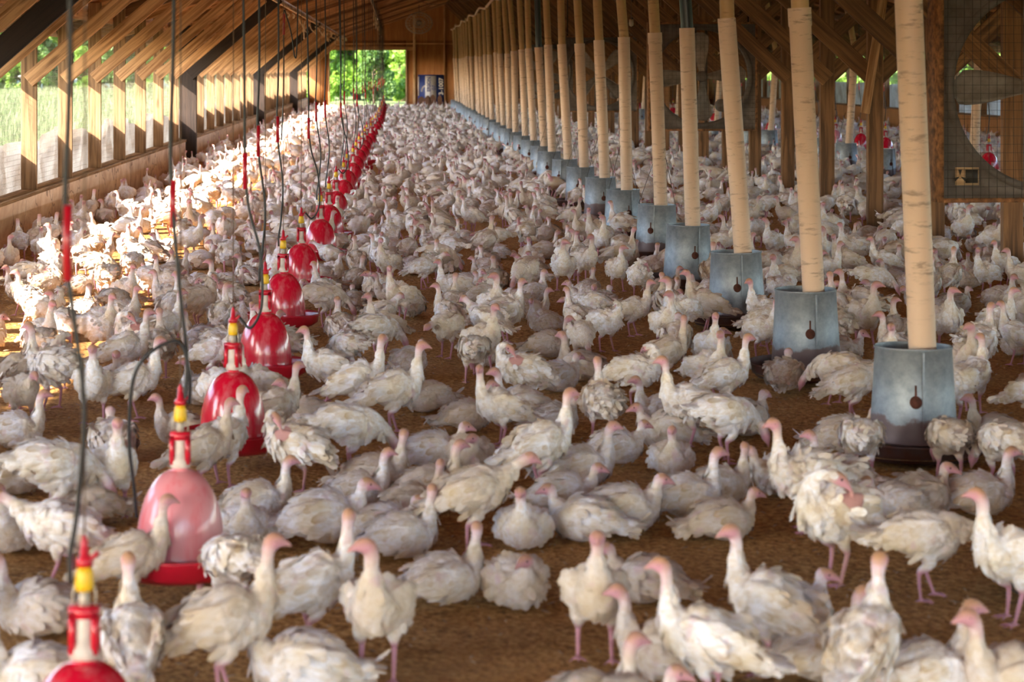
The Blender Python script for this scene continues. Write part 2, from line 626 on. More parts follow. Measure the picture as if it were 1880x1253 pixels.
M['leaf'] = leaf_mat('sunlit leaves', (0.07, 0.17, 0.012), (0.26, 0.42, 0.05))
M['leaf_dark'] = leaf_mat('deep green leaves', (0.03, 0.09, 0.012), (0.12, 0.22, 0.03))
M['weed'] = leaf_mat('pale sunlit weeds', (0.07, 0.115, 0.03), (0.15, 0.20, 0.075))
M['bark'] = simple('bark', (0.16, 0.11, 0.07), 0.9, var=0.5, scale=6)
M['grass'] = simple('outside grass', (0.12, 0.16, 0.06), 0.9, col2=(0.04, 0.07, 0.02), scale=1.6)


def tarp_mat():
    m, nt, b = new_mat('white curtain tarp')
    tc = N(nt, 'ShaderNodeTexCoord')
    n1 = N(nt, 'ShaderNodeTexNoise', Scale=3.0, Detail=4.0)
    nt.links.new(tc.outputs['Object'], n1.inputs['Vector'])
    c = ramp(nt, n1.outputs['Fac'], [(0.35, (0.16, 0.13, 0.11)), (0.65, (0.34, 0.33, 0.32))])
    nt.links.new(c, b.inputs['Base Color'])
    tr = nt.nodes.new('ShaderNodeBsdfTranslucent')
    nt.links.new(c, tr.inputs[0])
    mx = nt.nodes.new('ShaderNodeMixShader')
    mx.inputs[0].default_value = 0.35
    out = [n for n in nt.nodes if n.type == 'OUTPUT_MATERIAL'][0]
    nt.links.new(b.outputs[0], mx.inputs[1])
    nt.links.new(tr.outputs[0], mx.inputs[2])
    nt.links.new(mx.outputs[0], out.inputs[0])
    return m


M['tarp'] = tarp_mat()

# ------------------------------------------------------------ setting
Y0, YE = -9.0, 88.0     # open near end (behind the camera) and the far end wall
XL, XR, XC = -3.5, 13.2, 4.85


def roof_z(x):
    return 3.65 + 0.335 * (x if x <= XC else 2 * XC - x)


# litter floor with gentle undulation
def build_floor():
    xs = np.linspace(XL - 0.05, XR + 0.05, 110)
    ys = np.concatenate([np.linspace(Y0, 20, 300), np.linspace(20.4, YE, 160)])
    X, Y = np.meshgrid(xs, ys)
    Z = 0.008 * np.sin(X * 2.1 + 0.6 * np.sin(Y * 1.3)) * np.cos(Y * 1.7) - 0.008 + rng.normal(0, 0.0015, X.shape)
    V = np.stack([X, Y, Z], -1).reshape(-1, 3)
    ny, nx = X.shape
    i = np.arange((ny - 1) * (nx - 1))
    r, c = i // (nx - 1), i % (nx - 1)
    a = r * nx + c
    F = np.stack([a, a + 1, a + nx + 1, a + nx], 1)
    o = link('floor', mesh_np('floor', V, F, M['litter']))
    o['kind'] = 'structure'


build_floor()


def struct(o):
    o['kind'] = 'structure'
    return o


def box_obj(name, x0, x1, y0, y1, z0, z1, mat, parent=None):
    c = ((x0 + x1) / 2, (y0 + y1) / 2, z0)
    mb = MB()
    mb.box(x0 - c[0], x1 - c[0], y0 - c[1], y1 - c[1], 0, z1 - z0)
    return mb.build(name, mat, parent, c)


g = MB()
for (x0, x1, y0, y1) in ((-160, XL - 0.03, -60, 330), (XR + 0.03, 160, -60, 330), (XL - 0.03, XR + 0.03, YE + 0.1, 330), (XL - 0.03, XR + 0.03, -60, Y0)):
    g.box(x0, x1, y0, y1, -0.25, -0.04)
struct(g.build('ground', M['grass']))

ZS = 0.46
struct(box_obj('wall_left', XL - 0.05, XL, Y0, YE, -0.05, ZS - 0.04, M['knee']))
struct(box_obj('wall_right', XR, XR + 0.05, Y0, YE, -0.05, 0.56, M['end_ply']))


def long_beam(name, x0, x1, y0, y1, z0, z1, mat):
    """beam along Y whose local x axis runs along its length"""
    L = y1 - y0
    mb = MB()
    w, h = (x1 - x0) / 2, (z1 - z0) / 2
    n = max(1, int(L / 2.5))
    for k in range(1):
        mb.box(0, L, -w, w, -h, h)
    return mb.build(name, mat, None, ((x0 + x1) / 2, y0, (z0 + z1) / 2), (0, 0, PI / 2))


struct(long_beam('trim_1', XL - 0.17, XL + 0.02, Y0, YE, ZS - 0.04, ZS, M['stud']))
struct(long_beam('trim_2', XR - 0.02, XR + 0.16, Y0, YE, 0.56, 0.60, M['post']))
# header boards under both eaves
struct(long_beam('trim_3', XL - 0.20, XL - 0.165, Y0, YE, 2.22, 2.44, M['lumber']))
struct(long_beam('trim_4', XR + 0.165, XR + 0.20, Y0, YE, 2.22, 2.44, M['post']))
# fascia at the edge of the overhang
XO = XL - 0.95
struct(long_beam('trim_5', XO - 0.03, XO, Y0, YE, roof_z(XO) - 0.10, roof_z(XO) + 0.02, M['lumber']))
struct(long_beam('trim_6', 2 * XC - XO, 2 * XC - XO + 0.03, Y0, YE, roof_z(XO) - 0.15, roof_z(XO) + 0.02, M['lumber']))


def slab(name, pts, th, y0, y1, mat):
    """extrude an XZ polyline along Y with thickness"""
    mb = MB()
    V = []
    for (x, z) in pts:
        for y in (y0, y1):
            V += [(x, y, z), (x, y, z + th)]
    F = []
    for i in range(len(pts) - 1):
        a, b_ = i * 4, (i + 1) * 4
        F += [(a, b_, b_ + 2, a + 2), (a + 1, a + 3, b_ + 3, b_ + 1), (a, a + 1, b_ + 1, b_), (a + 2, b_ + 2, b_ + 3, a + 3)]
    F += [(0, 2, 3, 1), (len(V) - 4, len(V) - 3, len(V) - 1, len(V) - 2)]
    mb.add(V, F)
    return mb.build(name, mat)


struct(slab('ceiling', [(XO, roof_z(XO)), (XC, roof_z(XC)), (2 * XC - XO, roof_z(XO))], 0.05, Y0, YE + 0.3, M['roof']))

# far end wall with the open doorway
DX0, DX1, DZ = -2.64, 0.44, 2.38
ew = MB()
ew.box(XL, DX0, YE, YE + 0.04, -0.05, roof_z(DX0))
ew.box(DX0, DX1, YE, YE + 0.04, DZ, roof_z(DX0))
ew.box(DX1, XR, YE, YE + 0.04, -0.05, roof_z(DX0))
xs = [XL, DX0, DX1, 2.1, XC, 7.5, 10, XR]
zb = roof_z(DX0)
V = [(DX0, YE, zb), (XC, YE, roof_z(XC)), (2 * XC - DX0, YE, zb), (DX0, YE + 0.04, zb), (XC, YE + 0.04, roof_z(XC)), (2 * XC - DX0, YE + 0.04, zb)]
ew.add(V, [(0, 1, 2), (3, 5, 4)])
struct(ew.build('wall_far', M['end_ply']))


def beam(name, p0, p1, w, d, mat, parent=None, up=(0, 0, 1), bev=0.004):
    """timber from p0 to p1; w = width across (local y), d = depth (local z)"""
    p0, p1 = Vector(p0), Vector(p1)
    ax = (p1 - p0)
    L = ax.length
    ax.normalize()
    upv = Vector(up)
    ys = upv.cross(ax)
    if ys.length < 1e-3:
        ys = Vector((0, 1, 0)).cross(ax)
    ys.normalize()
    zs = ax.cross(ys)
    bm = bmesh.new()
    bmesh.ops.create_cube(bm, size=1.0)
    for v in bm.verts:
        v.co = Vector(((v.co.x + 0.5) * L, v.co.y * w, v.co.z * d))
    if bev:
        bmesh.ops.bevel(bm, geom=bm.edges[:], offset=bev, segments=1, affect='EDGES')
    me = D.meshes.new(name)
    bm.to_mesh(me)
    bm.free()
    me.materials.append(mat)
    o = D.objects.new(name, me)
    mw = Matrix((ax, ys, zs)).transposed().to_4x4()
    mw.translation = p0
    if parent is not None:
        o.parent = parent
        o.matrix_parent_inverse = Matrix.Identity(4)
        mw.translation = p0 - parent.location
    o.matrix_basis = mw
    COL.objects.link(o)
    return o


# battens on the end wall and the door frame
for i, (a, b_, w, d) in enumerate([((DX1 + 0.02, YE - 0.03, 0), (DX1 + 0.02, YE - 0.03, DZ + 0.1), 0.06, 0.05), ((DX0 - 0.02, YE - 0.03, 0), (DX0 - 0.02, YE - 0.03, 2.6), 0.06, 0.05),
                                   ((DX0 - 0.4, YE - 0.03, DZ + 0.06), (DX1 + 0.4, YE - 0.03, DZ + 0.06), 0.05, 0.14),
                                   ((0.78, YE - 0.04, 0), (0.78, YE - 0.04, 3.85), 0.10, 0.06), ((2.0, YE - 0.04, 0), (2.0, YE - 0.04, 4.25), 0.06, 0.12),
                                   ((-2.2, YE - 0.03, 2.63), (2.0, YE - 0.03, 2.63), 0.04, 0.05), ((-0.7, YE - 0.03, 2.63), (-0.7, YE - 0.03, 3.4), 0.05, 0.05),
                                   ((2.0, YE - 0.03, 2.63), (6.0, YE - 0.03, 2.63), 0.04, 0.05)]):
    struct(beam('trim_%d' % (7 + i), a, b_, w, d, M['pale_wood'] if i in (0, 3) else M['lumber']))

# left wall studs with knee braces
SLOPE = 0.855


def brace_pts(xw, z0, slope, side, zstop=None):
    """brace from the wall at (xw, z0) up at the slope until it meets the rafter"""
    t = 0.0
    x, z = xw, z0
    while z < roof_z(x) - 0.17:
        x += side * 0.02
        z += slope * 0.02
    return x, z


stud_ys = [19.0 + 2.33 * k for k in range(-11, 30)]
n_st = 0
for y in stud_ys:
    if y < -8.5 or y > YE - 0.4:
        continue
    vis = y > 18.9
    root = empty('wall_stud', (XL - 0.08, y, ZS))
    beam('upright', (XL - 0.08, y, ZS), (XL - 0.08, y, roof_z(XL - 0.08) - 0.02), 0.04, 0.155, M['stud'], root, up=(1, 0, 0))
    xe, ze = brace_pts(XL - 0.06, 1.545, SLOPE, 1)
    beam('knee_brace', (XL - 0.085, y - 0.042, 1.525), (xe, y - 0.042, ze), 0.042, 0.142, M['lumber'], root)
    tag(root, 'orange lumber stud of the left netting wall with diagonal brace, %s from the camera' % ordn(n_st), 'wall stud', 'studs and braces along the left wall')
    n_st += 1
for j, y in enumerate([-1.5, 17.5, 36.5, 55.5, 74.5]):
    root = empty('dark_post', (-3.46, y, 0))
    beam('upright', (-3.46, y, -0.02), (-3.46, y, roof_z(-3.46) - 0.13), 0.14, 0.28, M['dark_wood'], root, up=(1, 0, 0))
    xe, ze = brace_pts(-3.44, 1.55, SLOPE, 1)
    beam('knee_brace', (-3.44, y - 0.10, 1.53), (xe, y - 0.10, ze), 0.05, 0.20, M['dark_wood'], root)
    tag(root, 'dark brown post and brace against the left wall, %s from the camera' % ordn(j), 'post', 'dark posts along the left wall')

# ridge posts with braces going up both ways
post_ys = [16.95 + 2.42 * k for k in range(-10, 29)]
i = 0
for y in post_ys:
    if y > YE - 1.5:
        continue
    root = empty('ridge_post', (4.8, y, 0))
    beam('upright', (4.8, y, -0.02), (4.8, y, roof_z(4.8) - 0.02), 0.09, 0.155, M['post'], root, up=(1, 0, 0))
    for sd in (-1, 1):
        xe, ze = brace_pts(4.8 + sd * 0.03, 1.55, 0.93, sd) if sd == -1 else brace_pts(4.83, 1.55, 0.93, 1)
        xe = max(min(xe, 4.8 + 2.9), 4.8 - 2.9)
        ze = 1.55 + 0.93 * (abs(xe - 4.8) - 0.03)
        beam('brace', (4.8 - sd * 0.0, y + sd * 0.07, 1.52), (xe, y + sd * 0.07, ze), 0.045, 0.17, M['post'], root)
    tag(root, 'brown timber ridge post with two diagonal braces, %s from the camera' % ordn(i), 'post', 'row of ridge posts down the middle')
    i += 1

# right wall studs with braces
i = 0
for k in range(0, 39):
    y = -6.5 + 2.42 * k
    if y > YE - 1:
        break
    root = empty('wall_stud', (XR + 0.08, y, 0.60))
    beam('upright', (XR + 0.08, y, 0.60), (XR + 0.08, y, roof_z(XR) - 0.05), 0.045, 0.155, M['post'], root, up=(1, 0, 0))
    xe, ze = brace_pts(XR + 0.06, 1.545, SLOPE, -1)
    beam('knee_brace', (XR + 0.085, y - 0.042, 1.525), (xe, y - 0.042, ze), 0.042, 0.165, M['post'], root)
    tag(root, 'brown lumber stud of the far right netting wall with brace, %s from the camera' % ordn(i), 'wall stud', 'studs and braces along the right wall')
    i += 1

# rafters
for k, y in enumerate([19.0 + 2.33 * q for q in range(-11, 30)]):
    if y > YE - 0.3:
        continue
    yy = y + 0.045
    struct(beam('rafter_beam', (XO + 0.05, yy, roof_z(XO + 0.05) - 0.08), (XC, yy, roof_z(XC) - 0.08), 0.04, 0.15, M['lumber'] if k % 3 else M['post']))
    struct(beam('rafter_beam', (XC, yy, roof_z(XC) - 0.08), (2 * XC - XO - 0.05, yy, roof_z(XO + 0.05) - 0.08), 0.04, 0.15, M['post']))
# purlins along the barn under the rafters
for x, mt in ((-1.95, 'lumber'), (-0.55, 'post'), (2.1, 'post'), (7.5, 'post'), (11.2, 'post')):
    struct(long_beam('roof_beam', x - 0.02, x + 0.02, Y0, YE, roof_z(x) - 0.26, roof_z(x) - 0.16, M[mt]))


# wire netting of the side openings
def netting(name, x, z0, z1, y0, y1, label):
    V, F = [], []
    r = 0.0012
    off = [(r, 0), (-r * 0.5, r * 0.87), (-r * 0.5, -r * 0.87)]
    tri = [(0, 1, 4, 3), (1, 2, 5, 4), (2, 0, 3, 5)]
    ys = np.arange(y0, y1, 0.05)
    n = 0
    for y in ys:
        for z in (z0, z1):
            V += [(x + a, y + b_, z) for a, b_ in off]
        F += [[q + n for q in t] for t in tri]
        n += 6
    for z in np.arange(z0, z1, 0.05):
        for y in (y0, y1):
            V += [(x + a, y, z + b_) for a, b_ in off]
        F += [[q + n for q in t] for t in tri]
        n += 6
    o = link(name, mesh_np(name, V, F, M['net'], False))
    tag(o, label, 'netting')


netting('wire_netting', XL - 0.165, ZS, 2.25, 12, YE, 'wire netting stretched over the openings of the left wall')
netting('wire_netting', XR + 0.165, 0.6, 2.25, 24, YE, 'wire netting stretched over the openings of the far right wall')


# rolled-down curtain tarps outside
def tarp(name, x, zt, y0, y1, label, amp=0.05):
    ys = np.arange(y0, y1, 0.12)
    zs = np.linspace(0, 1, 9)
    Yg, T = np.meshgrid(ys, zs, indexing='ij')
    top = zt + amp * np.sin(Yg * 1.35) + amp * 0.7 * np.sin(Yg * 2.9 + 1.3)
    Z = 0.25 + (top - 0.25) * T
    X = x + 0.025 * np.sin(Yg * 9 + 2 * T) + 0.03 * np.sin(Yg * 3.1 + 3 * T)
    V = np.stack([X, Yg, Z], -1).reshape(-1, 3)
    ny, nz = Yg.shape
    F = []
    for a in range(ny - 1):
        for b_ in range(nz - 1):
            q = a * nz + b_
            F.append((q, q + 1, q + nz + 1, q + nz))
    F = np.array(F)
    me = mesh_np(name, V, F, M['tarp'])
    o = link(name, me)
    tag(o, label, 'tarp')


tarp('curtain_tarp', XL - 0.26, 0.93, 8, YE, 'lowered white tarp curtain hanging outside the left netting wall')
tarp('curtain_tarp', XR + 0.28, 1.22, 20, YE, 'pale tarp curtain drawn half up outside the far right wall', 0.02)


# ------------------------------------------------------------ trees outside
def crown_mesh(name, seed, hgt, rad, nleaf, mat, leaf=0.24):
    r_ = np.random.default_rng(seed)
    nb = 42
    cz = hgt * (0.12 + 0.8 * r_.random(nb))
    rr = rad * (1.05 - 0.55 * (cz / hgt)) * np.sqrt(r_.random(nb))
    th = r_.random(nb) * 2 * PI
    C = np.stack([rr * np.cos(th), rr * np.sin(th), cz], 1)
    idx = r_.integers(0, nb, nleaf)
    d = r_.normal(0, 1, (nleaf, 3))
    d /= np.linalg.norm(d, axis=1, keepdims=True)
    P = C[idx] + d * (0.28 * rad * (0.6 + 0.4 * r_.random((nleaf, 1))))
    P[:, 2] = np.abs(P[:, 2])
    nrm = d + r_.normal(0, 0.7, (nleaf, 3))
    nrm /= np.linalg.norm(nrm, axis=1, keepdims=True)
    t = np.cross(nrm, r_.normal(0, 1, (nleaf, 3)))
    t /= np.linalg.norm(t, axis=1, keepdims=True)
    bt = np.cross(nrm, t)
    s = leaf * (0.6 + 0.8 * r_.random((nleaf, 1)))
    V = np.stack([P - t * s, P - bt * s * 0.45, P + t * s, P + bt * s * 0.45], 1).reshape(-1, 3)
    F = np.arange(nleaf * 4).reshape(-1, 4)
    return mesh_np(name, V, F, mat, False)


def trunk_mesh(hgt, seed):
    r_ = random.Random(seed)
    mb = MB()
    mb.tube([(0, 0, -0.1), (0.1, 0, hgt * 0.3), (-0.05, 0.1, hgt * 0.6), (0.1, 0, hgt * 0.9)], [0.22, 0.16, 0.11, 0.03], 10)
    for k in range(7):
        a = r_.random() * 6.28
        z = hgt * (0.25 + 0.08 * k)
        mb.tube([(0, 0, z), (math.cos(a) * 0.9, math.sin(a) * 0.9, z + 0.7), (math.cos(a) * 1.7, math.sin(a) * 1.7, z + 1.0)], [0.07, 0.05, 0.02], 6)
    return mb.mesh('trunk', M['bark'], True)


crowns = [crown_mesh('crown', 11, 9.5, 3.2, 9000, M['leaf']), crown_mesh('crown', 12, 8.0, 3.0, 9000, M['leaf_dark']), crown_mesh('crown', 13, 7.0, 2.6, 8000, M['leaf'], 0.2)]
trunks = [trunk_mesh(8.5, 1), trunk_mesh(7.0, 2), trunk_mesh(6.0, 3)]


def tree(x, y, k, s, label, group):
    root = empty('tree', (x, y, -0.04), (0, 0, random.random() * 6.28))
    root.scale = (s, s, s)
    link('trunk', trunks[k], root)
    link('crown', crowns[k], root)
    tag(root, label, 'tree', group)


n = 0
for i in range(13):
    x = -40 + 3.1 * i
    y = 140 + 6 * math.sin(i * 2.2)
    tree(x, y, [0, 1, 0, 1][i % 4], 1.15, 'green tree beyond the grass behind the left netting, %s from the left' % ordn(i), 'trees outside the left wall')
for i in range(15):
    tree(-33 + 2.1 * i, 128 + 3 * math.sin(i * 1.9), [1, 2][i % 2], 0.42 + 0.08 * math.sin(i * 2.7), 'low green bush at the grass edge behind the left netting, %s from left' % ordn(i), 'bushes outside the left wall')
for i, (x, y) in enumerate([(-12.5, 0.5), (-12.5, 9.0)]):  # out-of-view trees, added to break up the sun patches along the left wall
    tree(x, y, i, 0.95, 'unseen tree added outside the left wall to break the sun, %s from the camera' % ordn(i), 'trees outside the left wall')
dt = [(-4.6, 112, 2, 1.0), (-2.0, 116, 0, 1.0), (0.4, 110, 2, 1.0), (2.6, 118, 0, 1.0), (-3.4, 104, 2, 0.42), (-1.0, 103, 1, 0.34), (1.0, 105, 2, 0.40)]
for i, (x, y, k, s) in enumerate(dt):
    tree(x, y, k, s, ('bright green tree seen through the open far doorway, %s from left' if s > 0.5 else 'low green sapling just outside the open far doorway, %s from left') %
         ordn([0, 1, 2, 3, 0, 1, 2][i]), 'trees outside the far doorway')
for i in range(14):
    x = 21 + 1.5 * math.sin(i * 1.7)
    y = 66 + 5.2 * i
    tree(x, y, [0, 2][i % 2], 0.95, 'green tree outside the far right wall, %s from the camera' % ordn(i), 'trees outside the right wall')


def weeds():
    r_ = np.random.default_rng(77)
    nb = 26000
    Y = 16 + 110 * r_.random(nb) ** 1.1
    X = -4.6 - (0.6 + 0.16 * Y) * r_.random(nb)
    hgt = 0.12 + 0.35 * r_.random(nb) ** 2 + 0.003 * Y
    w = 0.012 + 0.0006 * Y
    a = r_.random(nb) * PI
    lx, ly = r_.normal(0, 0.10, nb), r_.normal(0, 0.10, nb)
    z = np.full(nb, -0.06)
    V = np.stack([np.stack([X - w * np.cos(a), Y - w * np.sin(a), z], 1), np.stack([X + w * np.cos(a), Y + w * np.sin(a), z], 1), np.stack([X + lx, Y + ly, z + hgt], 1)], 1).reshape(-1, 3)
    o = link('grass', mesh_np('grass', V, np.arange(nb * 3).reshape(-1, 3), M['weed'], False))
    tag(o, 'sunlit green grass and weeds growing outside the left netting wall', 'grass', None, 'stuff')


weeds()

# ------------------------------------------------------------ feeders
def make_feeder():
    root = empty('hanging_feeder')
    mb = MB()
    # open hopper: slightly tapered sheet cylinder with rolled rims, thickness inside
    mb.lathe([(0.185, 0.0), (0.188, 0.005), (0.184, 0.012), (0.180, 0.05), (0.170, 0.2), (0.160, 0.385), (0.164, 0.39), (0.164, 0.398), (0.158, 0.398), (0.157, 0.385),
              (0.166, 0.2), (0.176, 0.05), (0.178, 0.0)], 48)
    mb.box(-0.004, 0.004, -0.184, -0.172, 0.01, 0.385)
    # standing seam, turned away from the middle
    h = mb
    Vs = np.concatenate(h.V)
    me = mb.mesh('hopper', M['galv'], True)
    me.set_sharp_from_angle(angle=math.radians(50))
    hop = link('hopper', me, root, (0, 0, 0.075))
    p = MB()
    p.lathe([(0.0, 0.004), (0.15, 0.004), (0.265, 0.012), (0.295, 0.05), (0.300, 0.078), (0.306, 0.082), (0.306, 0.088), (0.297, 0.088), (0.290, 0.05), (0.258, 0.022), (0.15, 0.016), (0.0, 0.10)], 48)
    me = p.mesh('pan', M['pan'], True)
    me.set_sharp_from_angle(angle=math.radians(50))
    link('pan', me, root, (0, 0, 0.0))
    f = MB()
    f.lathe([(0.0, 0.05), (0.17, 0.045), (0.28, 0.034), (0.286, 0.03)], 40)
    f.build('feed', M['feed'], root, smooth=True)
    f = MB()
    f.lathe([(0.0, 0.36), (0.12, 0.34), (0.157, 0.33)], 32)
    f.build('feed', M['feed'], root, smooth=True)
    # rusty keyhole adjuster on the side
    k = MB()
    a = math.radians(-100)
    cx, cy = 0.170 * math.cos(a), 0.170 * math.sin(a)
    nrm = np.array([math.cos(a), math.sin(a), 0.05])
    sdv = np.array([-math.sin(a), math.cos(a), 0])
    V = []
    for dd in (-0.004, 0.006):
        for q in range(20):
            t = q * 2 * PI / 20
            V.append(np.array([cx, cy, 0.255]) + nrm * dd + sdv * 0.025 * math.cos(t) + np.array([0, 0, 0.027 * math.sin(t)]))
    F = [list(range(20))[::-1], list(range(20, 40))] + [(q, (q + 1) % 20, 20 + (q + 1) % 20, 20 + q) for q in range(20)]
    k.add(V, F)
    V = []
    for dd in (-0.004, 0.005):
        for (u, z) in ((-0.005, 0.27), (0.005, 0.27), (0.004, 0.325), (-0.004, 0.325)):
            V.append(np.array([cx * 0.985, cy * 0.985, z]) + nrm * dd + sdv * u)
    k.add(V, [(3, 2, 1, 0), (4, 5, 6, 7), (0, 1, 5, 4), (1, 2, 6, 5), (2, 3, 7, 6), (3, 0, 4, 7)])
    k.build('adjuster_tab', M['rust'], root)
    w = MB()
    w.tube([(-0.155, 0, 0.46), (-0.152, 0, 0.49), (0.0, 0.02, 0.95)], 0.0022, 5)
    w.tube([(0.155, 0, 0.46), (0.152, 0, 0.49), (0.05, 0.02, 0.95)], 0.0022, 5)
    w.build('hanger_wire', M['wire'], root)
    return root


F_Y = [9.2 + 2.37 * k for k in range(31)]
F_X = [2.19, 2.185, 2.19, 2.19, 2.24, 2.2]
feeders = []
proto = make_feeder()
for k, y in enumerate(F_Y):
    if y > 82:
        break
    x = F_X[k] if k < len(F_X) else 2.19 + random.uniform(-0.03, 0.03)
    o = proto if k == 0 else copy_tree(proto)
    o.location = (x, y, random.uniform(0.0, 0.01) if k > 2 else 0.004)
    o.rotation_euler = (random.uniform(-.02, .02), random.uniform(-0.02, 0.03), [0.0, 0.12, 0.05, 0.35, -0.25][k] if k < 5 else random.uniform(-0.5, 0.6))
    tag(o, 'galvanised tube feeder in the near row, %s from the camera' % ordn(k), 'feeder', 'tube feeders in the near row')
    if k == 0:
        pass
    feeders.append((x, y))
# feeder just cut by the right edge of the picture
o = copy_tree(proto)
o.location = (2.19, 6.83, 0.004)
o.rotation_euler = (0, 0, 0.2)
tag(o, 'galvanised tube feeder cut off by the right edge of the picture', 'feeder', 'tube feeders in the near row')
feeders.append((2.19, 6.83))
F2_Y = [24.6 + 2.37 * k for k in range(22)]
for k, y in enumerate(F2_Y):
    o = copy_tree(proto)
    x = 7.1 + random.uniform(-0.05, 0.05)
    o.location = (x, y, 0.004)
    o.rotation_euler = (0, 0, random.uniform(-1, 1))
    tag(o, 'galvanised tube feeder in the row beyond the ridge posts, %s from the camera' % ordn(k), 'feeder', 'tube feeders beyond the ridge posts')
    feeders.append((x, y))


# the nearest feeders show no wires
for o in [q for q in COL.objects if q.name.startswith('hanger_wire') and q.parent and q.parent.location.y < 17]:
    D.objects.remove(o)


# drop pipes
def pipe_between(name, p0, p1, r, mat, parent, wall=0.004, n=24, collar=False):
    p0, p1 = Vector(p0), Vector(p1)
    L = (p1 - p0).length
    mb = MB()
    pr = [(r - wall, 0.0), (r, 0.0), (r, L), (r - wall, L)]
    if collar:
        pr = [(r - wall, 0.0), (r, 0.0), (r, L - 0.10), (r + 0.004, L - 0.095), (r + 0.004, L), (r - wall, L)]
    mb.lathe(pr + [(r - wall, 0.0)], n)
    me = mb.mesh(name, mat, True)
    me.set_sharp_from_angle(angle=math.radians(40))
    o = link(name, me, parent)
    q = (p1 - p0).to_track_quat('Z', 'Y')
    o.rotation_mode = 'QUATERNION'
    o.rotation_quaternion = q
    o.location = p0
    return o


def drop_pipe(fx, fy, k, black, label, group, topz=3.08, lean=0.055, zj=1.97):
    x0 = fx + 0.045
    root = empty('drop_pipe', (x0, fy + 0.02, 0.40))
    lx = -lean * (zj - 0.40)
    pipe_between('lower_pipe', (0, 0, 0), (lx, 0.0, zj - 0.40), 0.058, M['pvc_low'], root, collar=(k % 3 == 1))
    pipe_between('upper_pipe', (lx + 0.006, 0.0, zj - 0.46), (-0.05 - 0.055 * 1.2 - (0.02 if lean > 0.06 else 0), 0, topz - 0.40), 0.047, M['pvc_black'] if black else M['pvc_up'], root)
    tag(root, label, 'pipe', group)


for k, (x, y) in enumerate(feeders[:len([q for q in F_Y if q <= 82])]):
    lean = [0.04, 0.05, 0.07, 0.03, 0.035, 0.02][k] if k < 6 else random.uniform(0.02, 0.06)
    bl = k in (3, 10)
    drop_pipe(x, y, k, bl, 'cream drop pipe%s down to a feeder, %s along the near row' % (' with black upper section' if bl else '', ordn(k)), 'feed drop pipes of the near row',
              3.06 + 0.05 * math.sin(k * 0.9), lean, 1.97 + (random.uniform(-0.04, 0.04) if k > 2 else 0))
drop_pipe(2.19, 6.83, 2, False, 'cream drop pipe down to the feeder nearest the camera', 'feed drop pipes of the near row', 3.08, 0.04)
for k, y in enumerate(F2_Y):
    if k % 3 == 1 or k in (4, 7):
        fx = feeders[len(feeders) - len(F2_Y) + k][0]
        drop_pipe(fx, y, k, False, 'cream drop pipe down to a feeder beyond the ridge posts, %s in that row' % ordn(k), 'feed drop pipes beyond the ridge posts', 3.1, -0.06)

# auger line carrying the pipes: a sagging hose
mb = MB()
pts = []
yy = 4.0
while yy < 81:
    k = (yy - 9.2) / 2.37
    sag = 0.10 * abs(math.sin(PI * (yy - 4) / 7.1))
    pts.append((2.10 + 0.02 * math.sin(yy), yy, 3.14 - sag))
    yy += 0.6
mb.tube(pts, 0.030, 10)
o = mb.build('feed_auger_hose', M['pvc_low'], smooth=True)
tag(o, 'cream feed hose sagging along the tops of the near drop pipes', 'hose')
mb = MB()
mb.tube([(7.05, yy, 3.14 - 0.05 * abs(math.sin(yy * 0.4))) for yy in np.arange(22, 80, 1.0)], 0.03, 8)
o = mb.build('feed_auger_hose', M['pvc_low'], smooth=True)
tag(o, 'cream feed hose over the feeders beyond the ridge posts', 'hose')


